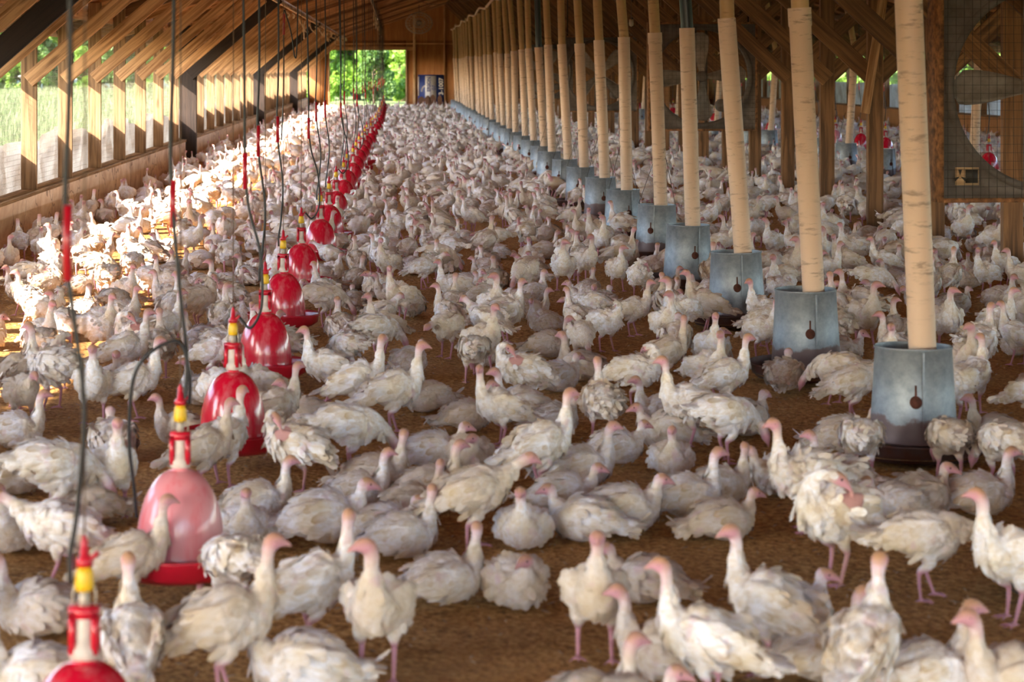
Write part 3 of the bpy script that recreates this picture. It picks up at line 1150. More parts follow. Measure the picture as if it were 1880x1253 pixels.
# ------------------------------------------------------------ drinkers
def make_drinker(dome_mat, hose_var, topz, hang):
    """hang: length of cord up to the roof; everything measured from the floor below it"""
    root = empty('bell_drinker')
    d = MB()
    prof = []
    for i in range(15):
        t = i / 14
        a = t * PI / 2
        prof.append((0.137 * math.cos(a) ** 0.85 if i < 14 else 0.026, 0.155 + 0.245 * math.sin(a) ** 1.0))
    prof = [(0.140, 0.120), (0.142, 0.128), (0.139, 0.14)] + prof
    prof[-1] = (0.024, 0.402)
    prof += [(0.022, 0.418), (0.0, 0.418)]
    d.lathe(prof, 48)
    d.build('dome', dome_mat, root, smooth=True)
    t = MB()
    t.lathe([(0.0, 0.095), (0.12, 0.095), (0.175, 0.085), (0.205, 0.10), (0.212, 0.135), (0.219, 0.152), (0.224, 0.152), (0.224, 0.144), (0.218, 0.135), (0.213, 0.098), (0.18, 0.075), (0.1, 0.07), (0.0, 0.07)], 48)
    t.build('trough', M['red_trim'], root, smooth=True)
    b_ = MB()
    b_.lathe([(0.0, 0.40), (0.032, 0.405), (0.030, 0.425), (0.022, 0.435), (0.020, 0.50), (0.014, 0.51), (0, 0.51)], 20)
    b_.build('bracket', M['whitish'], root, smooth=True)
    r = MB()
    for sx in (-1, 1):
        for sy in (-1, 1):
            r.box(sx * 0.024 - 0.007, sx * 0.024 + 0.007, sy * 0.016 - 0.006, sy * 0.016 + 0.006, 0.415, 0.505)
    r.box(-0.031, 0.031, -0.022, 0.022, 0.49, 0.515)
    r.build('bracket_prongs', M['red_trim'], root)
    y_ = MB()
    y_.lathe([(0, 0.545), (0.019, 0.547), (0.021, 0.56), (0.019, 0.585), (0.014, 0.598), (0.0, 0.60)], 20)
    y_.build('spring_cap', M['yellow'], root, smooth=True)
    s_ = MB()
    s_.lathe([(0.0, 0.51), (0.013, 0.512), (0.011, 0.545), (0, 0.547)], 14)
    for a in range(2):
        s_.tube([((-1) ** a * 0.024, 0, 0.50), ((-1) ** a * 0.024, 0, 0.54), ((-1) ** a * 0.016, 0, 0.58)], 0.0025, 6)
    s_.build('spring_rod', M['net'], root, smooth=True)
    v = MB()
    v.lathe([(0, 0.596), (0.018, 0.598), (0.019, 0.612), (0.010, 0.62), (0.009, 0.65), (0.0, 0.668)], 14)
    v.tube([(0.0, 0, 0.61), (0.02, 0.0, 0.618), (0.03, 0, 0.628)], 0.005, 6)
    v.build('valve', M['red_trim'], root, smooth=True)
    c = MB()
    c.tube([(0, 0, 0.655), (0.002, 0, topz)], 0.0022, 5)
    c.build('cord', M['cord'], root)
    h = MB()
    pts = hose_var
    P = catmull(pts, 8)
    h.tube([tuple(q) for q in P], 0.0058, 8)
    h.build('hose', M['black'], root, smooth=True)
    return root


TOP = roof_z(-0.65) - 0.28
hoses = [
    [(-0.03, 0, 0.56), (-0.03, 0.0, 0.62), (-0.015, 0, 0.72), (0.0, -0.01, 0.95), (-0.04, 0, 1.3), (-0.03, 0.0, 1.8), (-0.05, 0.02, TOP)],
    [(0.028, 0, 0.60), (0.03, -0.02, 0.70), (-0.01, -0.02, 0.80), (-0.13, -0.02, 0.72), (-0.16, 0.0, 0.52), (-0.145, 0.02, 0.32), (-0.14, 0.03, 0.24)],
    [(0.03, 0, 0.62), (0.08, 0, 0.58), (0.13, 0, 0.68), (0.12, 0, 0.9), (0.06, 0, 1.15), (0.05, 0.0, 1.7), (0.02, 0.02, TOP)],
]
protos = [make_drinker(M['red'], hoses[0], TOP, 0), make_drinker(M['red_dusty'], hoses[1], TOP, 0), make_drinker(M['red'], hoses[2], TOP, 0)]
used = [False] * 3
# the dusty one also has a straight hose
h = MB()
h.tube([tuple(q) for q in catmull([(0.014, 0, 0.60), (0.02, 0, 0.75), (-0.004, -0.01, 1.0), (-0.03, 0, 1.35), (-0.02, 0, 1.9), (-0.03, 0, TOP)], 8)], 0.0058, 8)
h.build('hose', M['black'], protos[1], smooth=True)
sl = []
for p_, (x, z0, z1) in zip(protos, [(-0.035, 1.20, 1.36), (-0.022, 1.15, 1.30), (0.055, 1.15, 1.30)]):
    h = MB()
    h.tube([(x, 0, z0), (x - 0.002, 0, (z0 + z1) / 2), (x, 0, z1)], 0.0095, 10)
    h.build('hose_sleeve', M['red_trim'], p_, smooth=True)

D_data = []
xo = {0: 155, 1: 331, 2: 428, 3: 487, 4: 520, 5: 553, 6: 588, 7: 604}
k = 0
for k in range(-1, 35):
    y = 4.6 + 2.2 * k
    if y > 80:
        break
    if k in xo:
        x = (xo[k] - VX) * y / FPX
    else:
        x = -0.62 + 0.006 * (y - 20) + random.uniform(-0.02, 0.02)
        x = min(x, -0.40) if k > 7 else -0.70
    v = 1 if k == 1 else (2 if k % 3 == 2 else 0)
    if used[v]:
        o = copy_tree(protos[v])
    else:
        o = protos[v]
        used[v] = True
    o.location = (x, y, 0.0 if k < 3 else random.uniform(-0.01, 0.02))
    o.rotation_euler = (0, 0, 0 if k in (0, 1) else random.uniform(-0.5, 0.5))
    if k == -1:
        lab = 'drinker just below the lower left picture corner, only its black hose and cord showing'
    elif k == 0:
        lab = 'first red bell drinker of the left row, cut off by the picture bottom edge'
    elif k == 1:
        lab = 'faded pink dusty bell drinker with a looping black hose'
    else:
        lab = 'glossy red bell drinker, %s red one from the camera in the left row' % ordn(k - 1)
    tag(o, lab, 'drinker', 'hanging bell drinkers in the left row')
    if k >= 0:
        D_data.append((x, y))
i = 0
for k in range(22):
    y = 31.0 + 2.25 * k
    o = copy_tree(protos[[0, 1, 2, 0][k % 4]])
    x = 8.5 + random.uniform(-0.06, 0.06)
    o.location = (x, y, 0.05)
    o.rotation_euler = (0, 0, random.uniform(-0.5, 0.5))
    tag(o, 'red bell drinker beyond the ridge posts, %s from the camera' % ordn(k), 'drinker', 'bell drinkers beyond the ridge posts')
    D_data.append((x, y))

# loose cords hanging from the roof between the drinkers
loose = [((-1.02, 19.6), [(0, 0, 2.95), (0.01, 0, 2.3), (0.0, 0, 2.12)], True),
         ((-0.93, 19.8), [(0, 0, 2.14), (0.05, 0, 2.06), (0.09, 0, 1.85), (0.12, 0.0, 1.76), (0.15, 0, 1.9), (0.17, 0, 3.1)], False)]
mb = MB()
mb.tube([tuple(q) for q in catmull([(-1.02, 19.6, 1.0), (-1.0, 19.6, 1.5), (-1.0, 19.6, 2.13), (-0.97, 19.6, 2.10), (-0.93, 19.6, 1.95), (-0.90, 19.6, 1.75), (-0.88, 19.6, 1.9), (-0.86, 19.6, 3.0)], 8)], 0.006, 8)
o = empty('hanging_hose', (0, 0, 0))
mb.build('hose', M['black'], o, smooth=True)
mb = MB()
mb.tube([(-1.0, 19.6, 1.95), (-1.0, 19.6, 2.05), (-1.0, 19.6, 2.14)], 0.011, 10)
mb.build('sleeve', M['red_trim'], o, smooth=True)
tag(o, 'spare black hose looped down from the roof with a red sleeve', 'hose')


# torn insulation strips under the roof on the left
def torn(x, y0, y1, label, seed):
    r_ = random.Random(seed)
    root = empty('torn_insulation', (x, y0, roof_z(x) - 0.3))
    y = y0
    while y < y1:
        mb = MB()
        n = r_.randint(2, 5)
        z = -0.02
        pts = []
        for q in range(n + 1):
            pts.append((r_.uniform(-.05, .05), y - y0, z))
            z -= r_.uniform(-0.02, 0.12)
            y += r_.uniform(0.15, 0.9)
        w = r_.uniform(0.010, 0.022)
        P_ = catmull(pts, 3)
        mb.tube([tuple(q) for q in P_], [w * (0.6 + 0.5 * r_.random()) for _ in P_], 6)
        mb.build('strip', M['insulation'], root, smooth=True)
        y += r_.uniform(0.2, 0.9)
    tag(root, label, 'insulation')


torn(-1.95, 38, 84, 'pale torn insulation strip dangling where the left braces meet the roof', 3)
torn(-0.55, 55, 86, 'pale torn insulation strip dangling along the roof above the drinkers', 5)


# ------------------------------------------------------------ fans
def make_fan(size=1.36, rad=0.605, ang0=0.3):
    root = empty('barn_fan')
    hs = size / 2
    dpt = 0.16
    n = 64
    mb = MB()
    # front face: square with round hole
    V, F = [], []
    for yy, rin in ((-dpt, rad), (0.0, rad - 0.0)):
        for i in range(n):
            a = 2 * PI * i / n
            c, s = math.cos(a), math.sin(a)
            V.append((rin * c, yy, rin * s))
        for i in range(n):
            a = 2 * PI * i / n
            c, s = math.cos(a), math.sin(a)
            q = hs / max(abs(c), abs(s))
            V.append((q * c, yy, q * s))
    for i in range(n):
        j = (i + 1) % n
        F.append((i, n + i, n + j, j)[::-1])
        F.append((2 * n + i, 2 * n + j, 3 * n + j, 3 * n + i)[::-1])
        F.append((i, j, 2 * n + j, 2 * n + i))
        F.append((n + i, 3 * n + i, 3 * n + j, n + j))
    mb.add(V, F)
    # venturi lip
    Vl, Fl = [], []
    prof = [(rad, -dpt), (rad + 0.025, -dpt - 0.03), (rad + 0.05, -dpt - 0.001)]
    for (r, y) in prof:
        for i in range(n):
            a = 2 * PI * i / n
            Vl.append((r * math.cos(a), y, r * math.sin(a)))
    for q in range(2):
        for i in range(n):
            j = (i + 1) % n
            Fl.append((q * n + i, q * n + j, (q + 1) * n + j, (q + 1) * n + i))
    mb.add(Vl, Fl)
    mb.build('housing', M['fan_metal'], root)
    fr = MB()
    t = 0.026
    fr.box(-hs - t, -hs, -dpt - 0.03, 0.03, -hs - t, hs + t)
    fr.box(hs, hs + t, -dpt - 0.03, 0.03, -hs - t, hs + t)
    fr.box(-hs, hs, -dpt - 0.03, 0.03, hs, hs + t)
    fr.box(-hs, hs, -dpt - 0.03, 0.03, -hs - t, -hs)
    fr.build('frame', M['rustframe'], root)
    gd = MB()
    step = 0.052
    k = np.arange(-hs + 0.02, hs, step)
    for q in k:
        gd.box(q - 0.0009, q + 0.0009, -dpt - 0.045, -dpt - 0.042, -hs, hs)
        gd.box(-hs, hs, -dpt - 0.045, -dpt - 0.042, q - 0.0009, q + 0.0009)
    gd.build('guard', M['fan_guard'], root)
    hb = MB()
    V, F = loft([(0, -0.11, 0), (0, -0.10, 0), (0, -0.03, 0), (0, -0.02, 0)], [(0.05, 0.05), (0.07, 0.07), (0.07, 0.07), (0.03, 0.03)], 20, 1, side=(1, 0, 0))
    hb.add(V, F)
    hb.build('hub', M['fan_metal'], root, smooth=False)
    # pulley strut and motor behind
    st = MB()
    st.box(0.055, 0.085, 0.0, 0.04, -hs, hs)
    st.box(-0.085, -0.055, 0.0, 0.04, -hs, hs)
    st.build('strut', M['fan_metal'], root)
    mo = MB()
    V, F = loft([(0.30, 0.02, -0.38), (0.30, 0.04, -0.38), (0.30, 0.26, -0.38), (0.30, 0.27, -0.38)], [(0.06, 0.06), (0.085, 0.085), (0.085, 0.085), (0.05, 0.05)], 20, 1, side=(1, 0, 0))
    mo.add(V, F)
    mo.build('motor', M['fan_metal'], root)
    for b_ in range(4):
        a = ang0 + b_ * PI / 2
        bl = MB()
        L0, L1 = 0.05, rad - 0.03
        nr, nc = 12, 7
        V = []
        for side in (0.003, -0.003):
            for i in range(nr):
                t_ = i / (nr - 1)
                r = L0 + (L1 - L0) * t_
                w = 0.075 + 0.16 * math.sin(min(1, t_ * 1.25) * PI / 2) ** 1.3
                if t_ > 0.85:
                    w *= math.sqrt(max(0.0, 1 - ((t_ - 0.85) / 0.152) ** 2)) * 0.75 + 0.25
                tw = math.radians(38 - 22 * t_)
                for j in range(nc):
                    u = (j / (nc - 1) - 0.5) * w
                    camber = 0.03 * (1 - (2 * j / (nc - 1) - 1) ** 2)
                    V.append((r, -0.065 + u * math.sin(tw) - camber * 0.5 + side, u * math.cos(tw)))
        F = []
        m = nr * nc
        for i in range(nr - 1):
            for j in range(nc - 1):
                q = i * nc + j
                F.append((q, q + 1, q + nc + 1, q + nc))
                F.append((m + q, m + q + nc, m + q + nc + 1, m + q + 1))
        rim = [j for j in range(nc)] + [i * nc + nc - 1 for i in range(1, nr)] + [(nr - 1) * nc + j for j in range(nc - 2, -1, -1)] + [i * nc for i in range(nr - 2, 0, -1)]
        for q in range(len(rim)):
            a_, b2 = rim[q], rim[(q + 1) % len(rim)]
            F.append((a_, b2, m + b2, m + a_))
        V = np.array(V)
        R = np.array([[math.cos(a), 0, -math.sin(a)], [0, 1, 0], [math.sin(a), 0, math.cos(a)]])
        bl.add(V @ R.T, F)
        bl.build('blade', M['blade'], root, smooth=True)
    return root


def sticker(root, x, z, w, h, y):
    mb = MB()
    mb.box(x, x + w, y - 0.003, y, z, z + h)
    mb.build('warning_sticker', M['pale_wood'], root)
    k = MB()
    k.box(x + w * 0.42, x + w * 0.95, y - 0.005, y - 0.003, z + h * 0.12, z + h * 0.88)
    cx, cz = x + w * 0.2, z + h * 0.5
    for a in (PI / 2, PI / 2 + 2 * PI / 3, PI / 2 + 4 * PI / 3):
        c, s = math.cos(a), math.sin(a)
        r = h * 0.38
        V = []
        for yy in (y - 0.005, y - 0.003):
            V += [(cx + 0.1 * r * c, yy, cz + 0.1 * r * s), (cx + r * c - 0.28 * r * s, yy, cz + r * s + 0.28 * r * c), (cx + r * c + 0.28 * r * s, yy, cz + r * s - 0.28 * r * c)]
        k.add(V, [(0, 2, 1), (3, 4, 5), (0, 1, 4, 3), (1, 2, 5, 4), (2, 0, 3, 5)])
    k.build('sticker_print', M['fan_guard'], root)


fans = [(4.02, 13.6, 1.53, 0.0, 'grey box fan hung nearest the camera, cut off by the right edge', (0, 0, 0.10)),
        (3.99, 28.4, 1.54, 0.05, 'grey box fan hung between the drop pipes, second from the camera', (0, 0, 0.0)),
        (3.8, 40.5, 1.54, 0.8, 'grey box fan hung behind the drop pipes, third from the camera', (0, 0, 0.0)),
        (3.8, 55.0, 1.56, 1.1, 'grey box fan hung far down the barn, fourth from the camera', (0, 0, 0.0))]
for i, (x, y, z, a0, lab, rot) in enumerate(fans):
    f = make_fan(ang0=a0)
    f.location = (x, y, z)
    f.rotation_euler = rot
    tag(f, lab, 'fan', 'box fans hung along the ridge posts')
    if i == 0:
        sticker(f, -0.60, -0.60, 0.15, 0.11, -0.165)
    # hanging straps to the roof
    st = MB()
    for sx in (-0.6, 0.6):
        st.box(sx - 0.012, sx + 0.012, -0.10, -0.09, 0.70, roof_z(x + sx) - z - 0.15)
    st.build('hanging_strap', M['wire'], f)

# loose board leaning against a ridge post
o = beam('leaning_board', (4.66, 21.6, 1.20), (4.88, 21.6, 2.6), 0.025, 0.09, M['lumber'], up=(1, 0, 0))
tag(o, 'thin reddish board nailed slanting across a ridge post', 'board')

# small basket fan hanging near the far end
root = empty('basket_fan', (0.82, 74.0, 3.18))
mb = MB()
n = 20
for q in np.linspace(-0.95, 0.95, 9):
    r = 0.46 * math.sqrt(1 - q * q * 0.9)
    mb.tube([(r * math.cos(t), q * 0.12, r * math.sin(t) * 0.8) for t in np.linspace(0, 2 * PI, 25)], 0.008, 5)
for a in np.arange(0, PI, PI / 10):
    mb.tube([(0.46 * math.cos(t) * math.cos(a), 0.12 * math.sin(t), 0.37 * math.cos(t) * math.sin(a)) for t in np.linspace(0, 2 * PI, 17)], 0.006, 5)
mb.build('cage', M['net'], root)
mb = MB()
V, F = loft([(0, -0.1, 0), (0, 0.25, 0)], [(0.10, 0.10), (0.09, 0.09)], 16, 1, side=(1, 0, 0))
mb.add(V, F)
mb.build('motor', M['fan_metal'], root)
mb = MB()
mb.tube([(0, 0.1, 0.08), (0, 0.1, roof_z(0.82) - 3.18 - 0.05)], 0.012, 6)
mb.build('bracket', M['fan_metal'], root)
tag(root, 'small round basket fan hanging high near the far end wall', 'fan')
# cable under the roof
mb = MB()
mb.tube([tuple(q) for q in catmull([(0.35, 52, 3.55), (0.5, 52, 3.3), (0.9, 52, 3.17), (1.35, 52, 3.22), (1.7, 52, 3.25), (2.1, 52, 3.45)], 6)], 0.008, 6)
mb.tube([tuple(q) for q in catmull([(1.9, 40, 3.1), (3.0, 40, 2.35), (4.6, 40, 2.0)], 6)], 0.006, 6)
o = mb.build('sagging_cable', M['cord'], smooth=True)
tag(o, 'thin cable sagging under the roof near the tops of the drop pipes', 'cable')
# pale lamp holders among the rafters
for i, (px, py, Y, lab) in enumerate([(1159, 43, 32, 'pale bulb holder hanging above the far pipes'), (1715, 18, 15.5, 'pale round lamp reflector hanging over the nearest box fan')]):
    x = (px - VX) * Y / FPX
    z = H - (py - VY) * Y / FPX
    root = empty('lamp', (x, Y, z))
    mb = MB()
    mb.lathe([(0.0, 0.06), (0.03, 0.06), (0.035, 0.0), (0.028, -0.035), (0.0, -0.05)], 16)
    mb.build('holder', M['bulb'], root, smooth=True)
    mb = MB()
    mb.tube([(0, 0, 0.05), (0, 0, roof_z(x) - z - 0.05)], 0.006, 6)
    mb.build('cord', M['cord'], root)
    tag(root, lab, 'lamp')

# ------------------------------------------------------------ blue and white sign at the end wall
def sign(x0, x1, z0, z1, y, lab):
    root = empty('sign_board', (x0, y, z0))
    w, h = x1 - x0, z1 - z0
    mb = MB()
    mb.box(0, w, 0, 0.02, 0, h)
    mb.build('panel', M['sign_blue'], root)
    return root, w, h


def text_mesh(parent, s, loc, size, mat, rotz90=True, name='lettering'):
    cu = D.curves.new(name, 'FONT')
    cu.body = s
    cu.size = size
    cu.extrude = 0.002
    cu.offset = 0.006
    tmp = D.objects.new('tmp', cu)
    COL.objects.link(tmp)
    bpy.context.view_layer.update()
    dg = bpy.context.evaluated_depsgraph_get()
    me = D.meshes.new_from_object(tmp.evaluated_get(dg))
    D.objects.remove(tmp)
    D.curves.remove(cu)
    me.materials.clear()
    me.materials.append(mat)
    me.name = name
    o = link(name, me, parent, loc, (PI / 2, -PI / 2, 0) if rotz90 else (PI / 2, 0, 0))
    return o


root, w, h = sign(0.93, 2.0, 0.08, 1.38, YE - 0.10, '')
mb = MB()
mb.box(0.29, 0.735, -0.006, 0, 0.0, h - 0.05)
mb.box(0.0, 0.055, -0.006, 0, 0.45, h - 0.08)
mb.build('white_field', M['sign_white'], root)
mb = MB()
mb.box(0.50, 0.515, -0.009, -0.006, 0.0, h - 0.05)
mb.build('blue_line', M['sign_blue'], root)
a = np.linspace(PI / 2, PI, 14)
V = [(0.30 + 0.17 * math.cos(t), -0.005, 0.62 + 0.26 * math.sin(t)) for t in a] + [(0.30 + 0.13 * math.cos(t), -0.005, 0.62 + 0.20 * math.sin(t)) for t in a]
link('arc', mesh_np('arc', V, [(i, i + 1, 15 + i, 14 + i) for i in range(13)], M['sign_white'], False), root)
text_mesh(root, 'ERSON', (0.49, -0.008, 0.62), 0.185, M['sign_blue'])
text_mesh(root, '07', (0.70, -0.008, 0.68), 0.20, M['sign_blue'])
text_mesh(root, '3-1007', (1.01, -0.008, 0.48), 0.245, M['sign_white'])
mb = MB()
for x, w_, z1 in ((0.14, 0.13, 0.30), (0.40, 0.12, 0.34), (0.60, 0.13, 0.38), (0.88, 0.09, 0.36)):
    a = np.linspace(0, 2 * PI, 19)[:-1]
    mb.add(np.stack([x + w_ * np.cos(a) * (1 + 0.15 * np.sin(3 * a)), np.full(18, -0.011), 0.22 + (z1 - 0.1) * np.sin(a)], 1), [list(range(18))])
mb.build('mud_stain', M['sign_dirt'], root)
tag(root, 'blue and white sign board standing on its side against the far end wall', 'sign')
o = box_obj('sign_board', 3.55, 3.85, YE - 0.07, YE - 0.04, 0.1, 0.95, M['sign_blue'])
tag(o, 'narrow blue board against the end wall behind the row of drop pipes', 'sign')

# ------------------------------------------------------------ turkeys
# each pose: main tube from rump over chest, neck and head to the beak: (x, y, z, side radius, other radius)
def P(*a):
    return list(a)


BODY_ST = [(-.165, 0, .222, .012, .012), (-.14, 0, .226, .040, .034), (-.085, 0, .226, .064, .064), (-.02, 0, .216, .076, .082), (.045, 0, .218, .075, .084), (.095, 0, .238, .060, .066)]
NECK_UP = [(.122, 0, .272, .042, .042), (.130, 0, .310, .0265, .027), (.132, 0, .350, .0200, .0205), (.136, 0, .383, .0205, .0215), (.148, 0, .404, .0235, .0245), (.168, 0, .406, .0195, .020),
           (.184, 0, .401, .0115, .011), (.198, 0, .396, .0070, .0068), (.210, 0, .389, .002, .002)]
BODY_SIT = [(-.170, 0, .075, .012, .012), (-.14, 0, .085, .045, .036), (-.085, 0, .088, .082, .066), (-.02, 0, .086, .100, .084), (.045, 0, .088, .094, .082), (.092, 0, .102, .068, .060)]
NECK_SIT = [(.115, 0, .138, .044, .040), (.120, 0, .172, .0265, .027), (.122, 0, .203, .0200, .0205), (.128, 0, .230, .0205, .0215), (.142, 0, .246, .0235, .0245), (.161, 0, .247, .0195, .020),
            (.177, 0, .242, .0115, .011), (.191, 0, .237, .0070, .0068), (.203, 0, .230, .002, .002)]
NECK_SITLOW = [(.112, 0, .125, .042, .036), (.128, 0, .146, .027, .026), (.132, 0, .168, .020, .021), (.140, 0, .184, .0235, .024), (.156, 0, .188, .0235, .024), (.173, 0, .184, .017, .017),
               (.188, 0, .178, .0115, .011), (.201, 0, .172, .0070, .0068), (.212, 0, .165, .002, .002)]
NECK_FWD = [(.135, 0, .262, .042, .042), (.168, 0, .285, .0265, .027), (.198, 0, .302, .0200, .0205), (.226, 0, .316, .0205, .0215), (.248, 0, .322, .0235, .024), (.267, 0, .317, .0195, .020),
            (.282, 0, .309, .0115, .011), (.294, 0, .301, .0070, .0068), (.304, 0, .292, .002, .002)]
NECK_DOWN = [(.132, 0, .236, .042, .042), (.166, 0, .222, .0265, .027), (.194, 0, .196, .0200, .0205), (.212, 0, .168, .0205, .0215), (.224, 0, .146, .0235, .024), (.232, 0, .128, .0195, .020),
             (.238, 0, .112, .0115, .011), (.242, 0, .099, .0070, .0068), (.244, 0, .087, .002, .002)]
NECK_REACH = [(.140, 0, .245, .034, .034), (.180, 0, .246, .022, .022), (.222, 0, .240, .0200, .0205), (.258, 0, .234, .0205, .0215), (.282, 0, .230, .0235, .024), (.301, 0, .225, .0195, .020),
              (.317, 0, .219, .0115, .011), (.330, 0, .213, .0070, .0068), (.340, 0, .207, .002, .002)]
NECK_PREEN = [(.120, .004, .270, .042, .042), (.130, .014, .306, .0265, .027), (.112, .034, .334, .0200, .0205), (.078, .054, .340, .0205, .0215), (.052, .066, .330, .0235, .024), (.034, .074, .318, .0195, .020),
              (.022, .080, .304, .0115, .011), (.012, .084, .292, .0070, .0068), (.004, .087, .281, .002, .002)]


def yaw_neck(neck, deg, twist_from=0):
    out = []
    n_ = len(neck)
    x0, y0 = neck[0][0] - 0.005, 0.0
    for i, q in enumerate(neck):
        a = math.radians(deg) * min(1.0, i / 4.0)
        if i >= 3:
            cx, cy = neck[3][0], 0
            dx, dy = q[0] - cx, q[1]
            a3 = math.radians(deg)
            base = out[3] if i > 3 else None
            bx, by = (base[0], base[1]) if base else (neck[3][0], 0)
            if i == 3:
                out.append((bx, by, *q[2:]))
            else:
                out.append((bx + dx * math.cos(a3) - dy * math.sin(a3), by + dx * math.sin(a3) + dy * math.cos(a3), *q[2:]))
        else:
            out.append(tuple(q))
    return out


def widen(body, f, dz=0.0, tilt=0.0):
    o = []
    for q in body:
        o.append((q[0], q[1], q[2] + dz + tilt * q[0], q[3] * f, q[4] * f))
    return o


def make_turkey(spec, voxel, nfeather, seed, near=True):
    r_ = np.random.default_rng(seed)
    kind = spec['kind']
    body, neck = spec['body'], spec['neck']
    spine = body + neck
    parts = [loft([q[:3] for q in spine], [q[3:] for q in spine], 20, 4)]
    f = spec.get('f', 1.0)
    sit = kind == 'sit'
    zc = 0.10 if sit else 0.235
    # wings
    wd = spec.get('wdrop', 0.0)
    for s in (-1, 1):
        pts = [(.080, s * .050 * f, zc + .012), (.050, s * .066 * f, zc + .010), (-.01, s * .076 * f, zc + .002), (-.08, s * .066 * f, zc - .006 - wd * .4), (-.14, s * .044 * f, zc - .018 - wd * .8), (-.205, s * .014 * f, zc - .040 - wd)]
        rd = [(.010, .012), (.015, .040), (.017, .054), (.015, .047), (.012, .030), (.006, .010)]
        zb_ = {round(q[0], 4): q[2] for q in body}
        bx_ = np.array([q[0] for q in body])
        bz_ = np.array([q[2] for q in body])
        mid_ = 0.088 if sit else 0.22
        pts = [(p_[0], p_[1], p_[2] + float(np.interp(p_[0], bx_, bz_)) - mid_ - (0.02 if p_[0] > 0.08 else 0)) for p_ in pts]
        parts.append(loft(pts, rd, 14, 3))
    # tail
    tl = spec.get('tail', -0.30)
    L = spec.get('tlen', 0.11)
    x0, z0 = -.135, (body[1][2])
    c, s_ = math.cos(tl), math.sin(tl)
    parts.append(loft([(x0, 0, z0), (x0 - L * .35 * c, 0, z0 + L * .35 * s_), (x0 - L * .8 * c, 0, z0 + L * .8 * s_), (x0 - L * c, 0, z0 + L * s_)],
                      [(.036, .022), (.040, .013), (.044, .007), (.034, .004)], 14, 3))
    legs = []
    if not sit:
        st = spec.get('step', 0.02)
        for s in (-1, 1):
            dx = s * st
            hip = (-.005, s * .042, .175)
            knee = (.012, s * .046, .135)
            hock = (-.018 + dx * .5, s * .046, .104)
            ank = (.004 + dx, s * .048, .018)
            parts.append(loft([(-.005, s * .035, .20), hip, knee, hock], [(.036, .046), (.034, .042), (.022, .024), (.0105, .0115)], 12, 3))
            lg = [loft([(-.006 + dx * .3, s * .046, .118), hock, ank, (ank[0], ank[1], .006)], [(.0095, .0095), (.0095, .0095), (.0070, .0070), (.008, .008)], 8, 2)]
            for a in (-0.5, 0.0, 0.5):
                lg.append(loft([(ank[0], ank[1], .010), (ank[0] + .028 * math.cos(a), ank[1] + .028 * math.sin(a), .010), (ank[0] + .056 * math.cos(a), ank[1] + .056 * math.sin(a), .004)],
                               [(.0060, .0060), (.0055, .0055), (.003, .003)], 6, 2))
            lg.append(loft([(ank[0], ank[1], .010), (ank[0] - .024, ank[1], .005)], [(.006, .006), (.003, .003)], 6, 1))
            legs += lg
    if voxel > 0.02:
        legs = legs[:1] + legs[5:6]
    if near:
        parts += legs
    V, F, n = [], [], 0
    for v, fc in parts:
        V.append(v)
        F += [[q + n for q in t] for t in fc]
        n += len(v)
    V = np.concatenate(V)
    me = mesh_np('tmp', V, F, M['turkey'])
    ob = link('tmp', me)
    md = ob.modifiers.new('r', 'REMESH')
    md.mode = 'VOXEL'
    md.voxel_size = voxel
    md2 = ob.modifiers.new('s', 'SMOOTH')
    md2.factor = 0.5
    md2.iterations = 2 if near else 1
    bpy.context.view_layer.update()
    dg = bpy.context.evaluated_depsgraph_get()
    ev = ob.evaluated_get(dg).to_mesh()
    nv = len(ev.vertices)
    co = np.zeros(nv * 3, dtype=np.float32)
    ev.vertices.foreach_get('co', co)
    no = np.zeros(nv * 3, dtype=np.float32)
    ev.vertices.foreach_get('normal', no)
    co, no = co.reshape(-1, 3), no.reshape(-1, 3)
    F2 = [list(p.vertices) for p in ev.polygons]
    ob.evaluated_get(dg).to_mesh_clear()
    D.objects.remove(ob)
    D.meshes.remove(me)
    # where is skin: along the neck
    npts = np.array([q[:3] for q in neck])
    A = catmull(npts, 6)
    d = np.linalg.norm(co[:, None, :] - A[None, :, :], axis=2)
    idx = d.argmin(1)
    t = idx / 6.0
    dm = d.min(1)
    skin = np.clip((t - spec.get('skin0', 1.3)) / (3.9 - spec.get('skin0', 1.3)), 0, 1) ** 1.3 * (dm < 0.045)
    crown = np.zeros(nv)
    hz = npts[4]
    up = (co[:, 2] - (A[idx][:, 2])) / 0.02
    crown = np.clip(up * 1.1 + 0.1, 0, 1) * (t > 3.2) * (t < 6.2)
    beakish = np.clip(t - 6.0, 0, 1)
    crown = np.maximum(crown, beakish * 0.5)
    if not sit:
        lz = co[:, 2]
        skin = np.maximum(skin, np.clip((0.122 - lz) / 0.02, 0, 1) * (dm > 0.05))
        nofeather = (lz < 0.13)
    else:
        nofeather = co[:, 2] < 0.02
        co[:, 2] = np.maximum(co[:, 2], 0.001)
    # ruffle the plumage
    feath = (1 - skin) * (~nofeather)
    ph = r_.random(6) * 6.28
    w = np.sin(co[:, 0] * 95 + 2.5 * np.sin(co[:, 1] * 60 + ph[0]) + ph[1]) * np.sin(co[:, 2] * 80 + ph[2] + 2 * np.sin(co[:, 0] * 40 + ph[3]))
    w2 = np.sin(co[:, 0] * 38 + ph[4]) * np.sin(co[:, 2] * 45 + co[:, 1] * 30 + ph[5])
    co = co + no * (feath * (0.0022 * w + 0.0035 * w2))[:, None]
    tk = np.zeros((nv, 4), dtype=np.float32)
    tk[:, 0] = skin
    tk[:, 3] = crown
    VV, FF, TK = [co], F2, [tk]
    n = nv
    if not near:
        for v, fc in legs:
            VV.append(v)
            FF += [[q + n for q in t_] for t_ in fc]
            k_ = np.zeros((len(v), 4))
            k_[:, 0] = 1
            TK.append(k_)
            n += len(v)
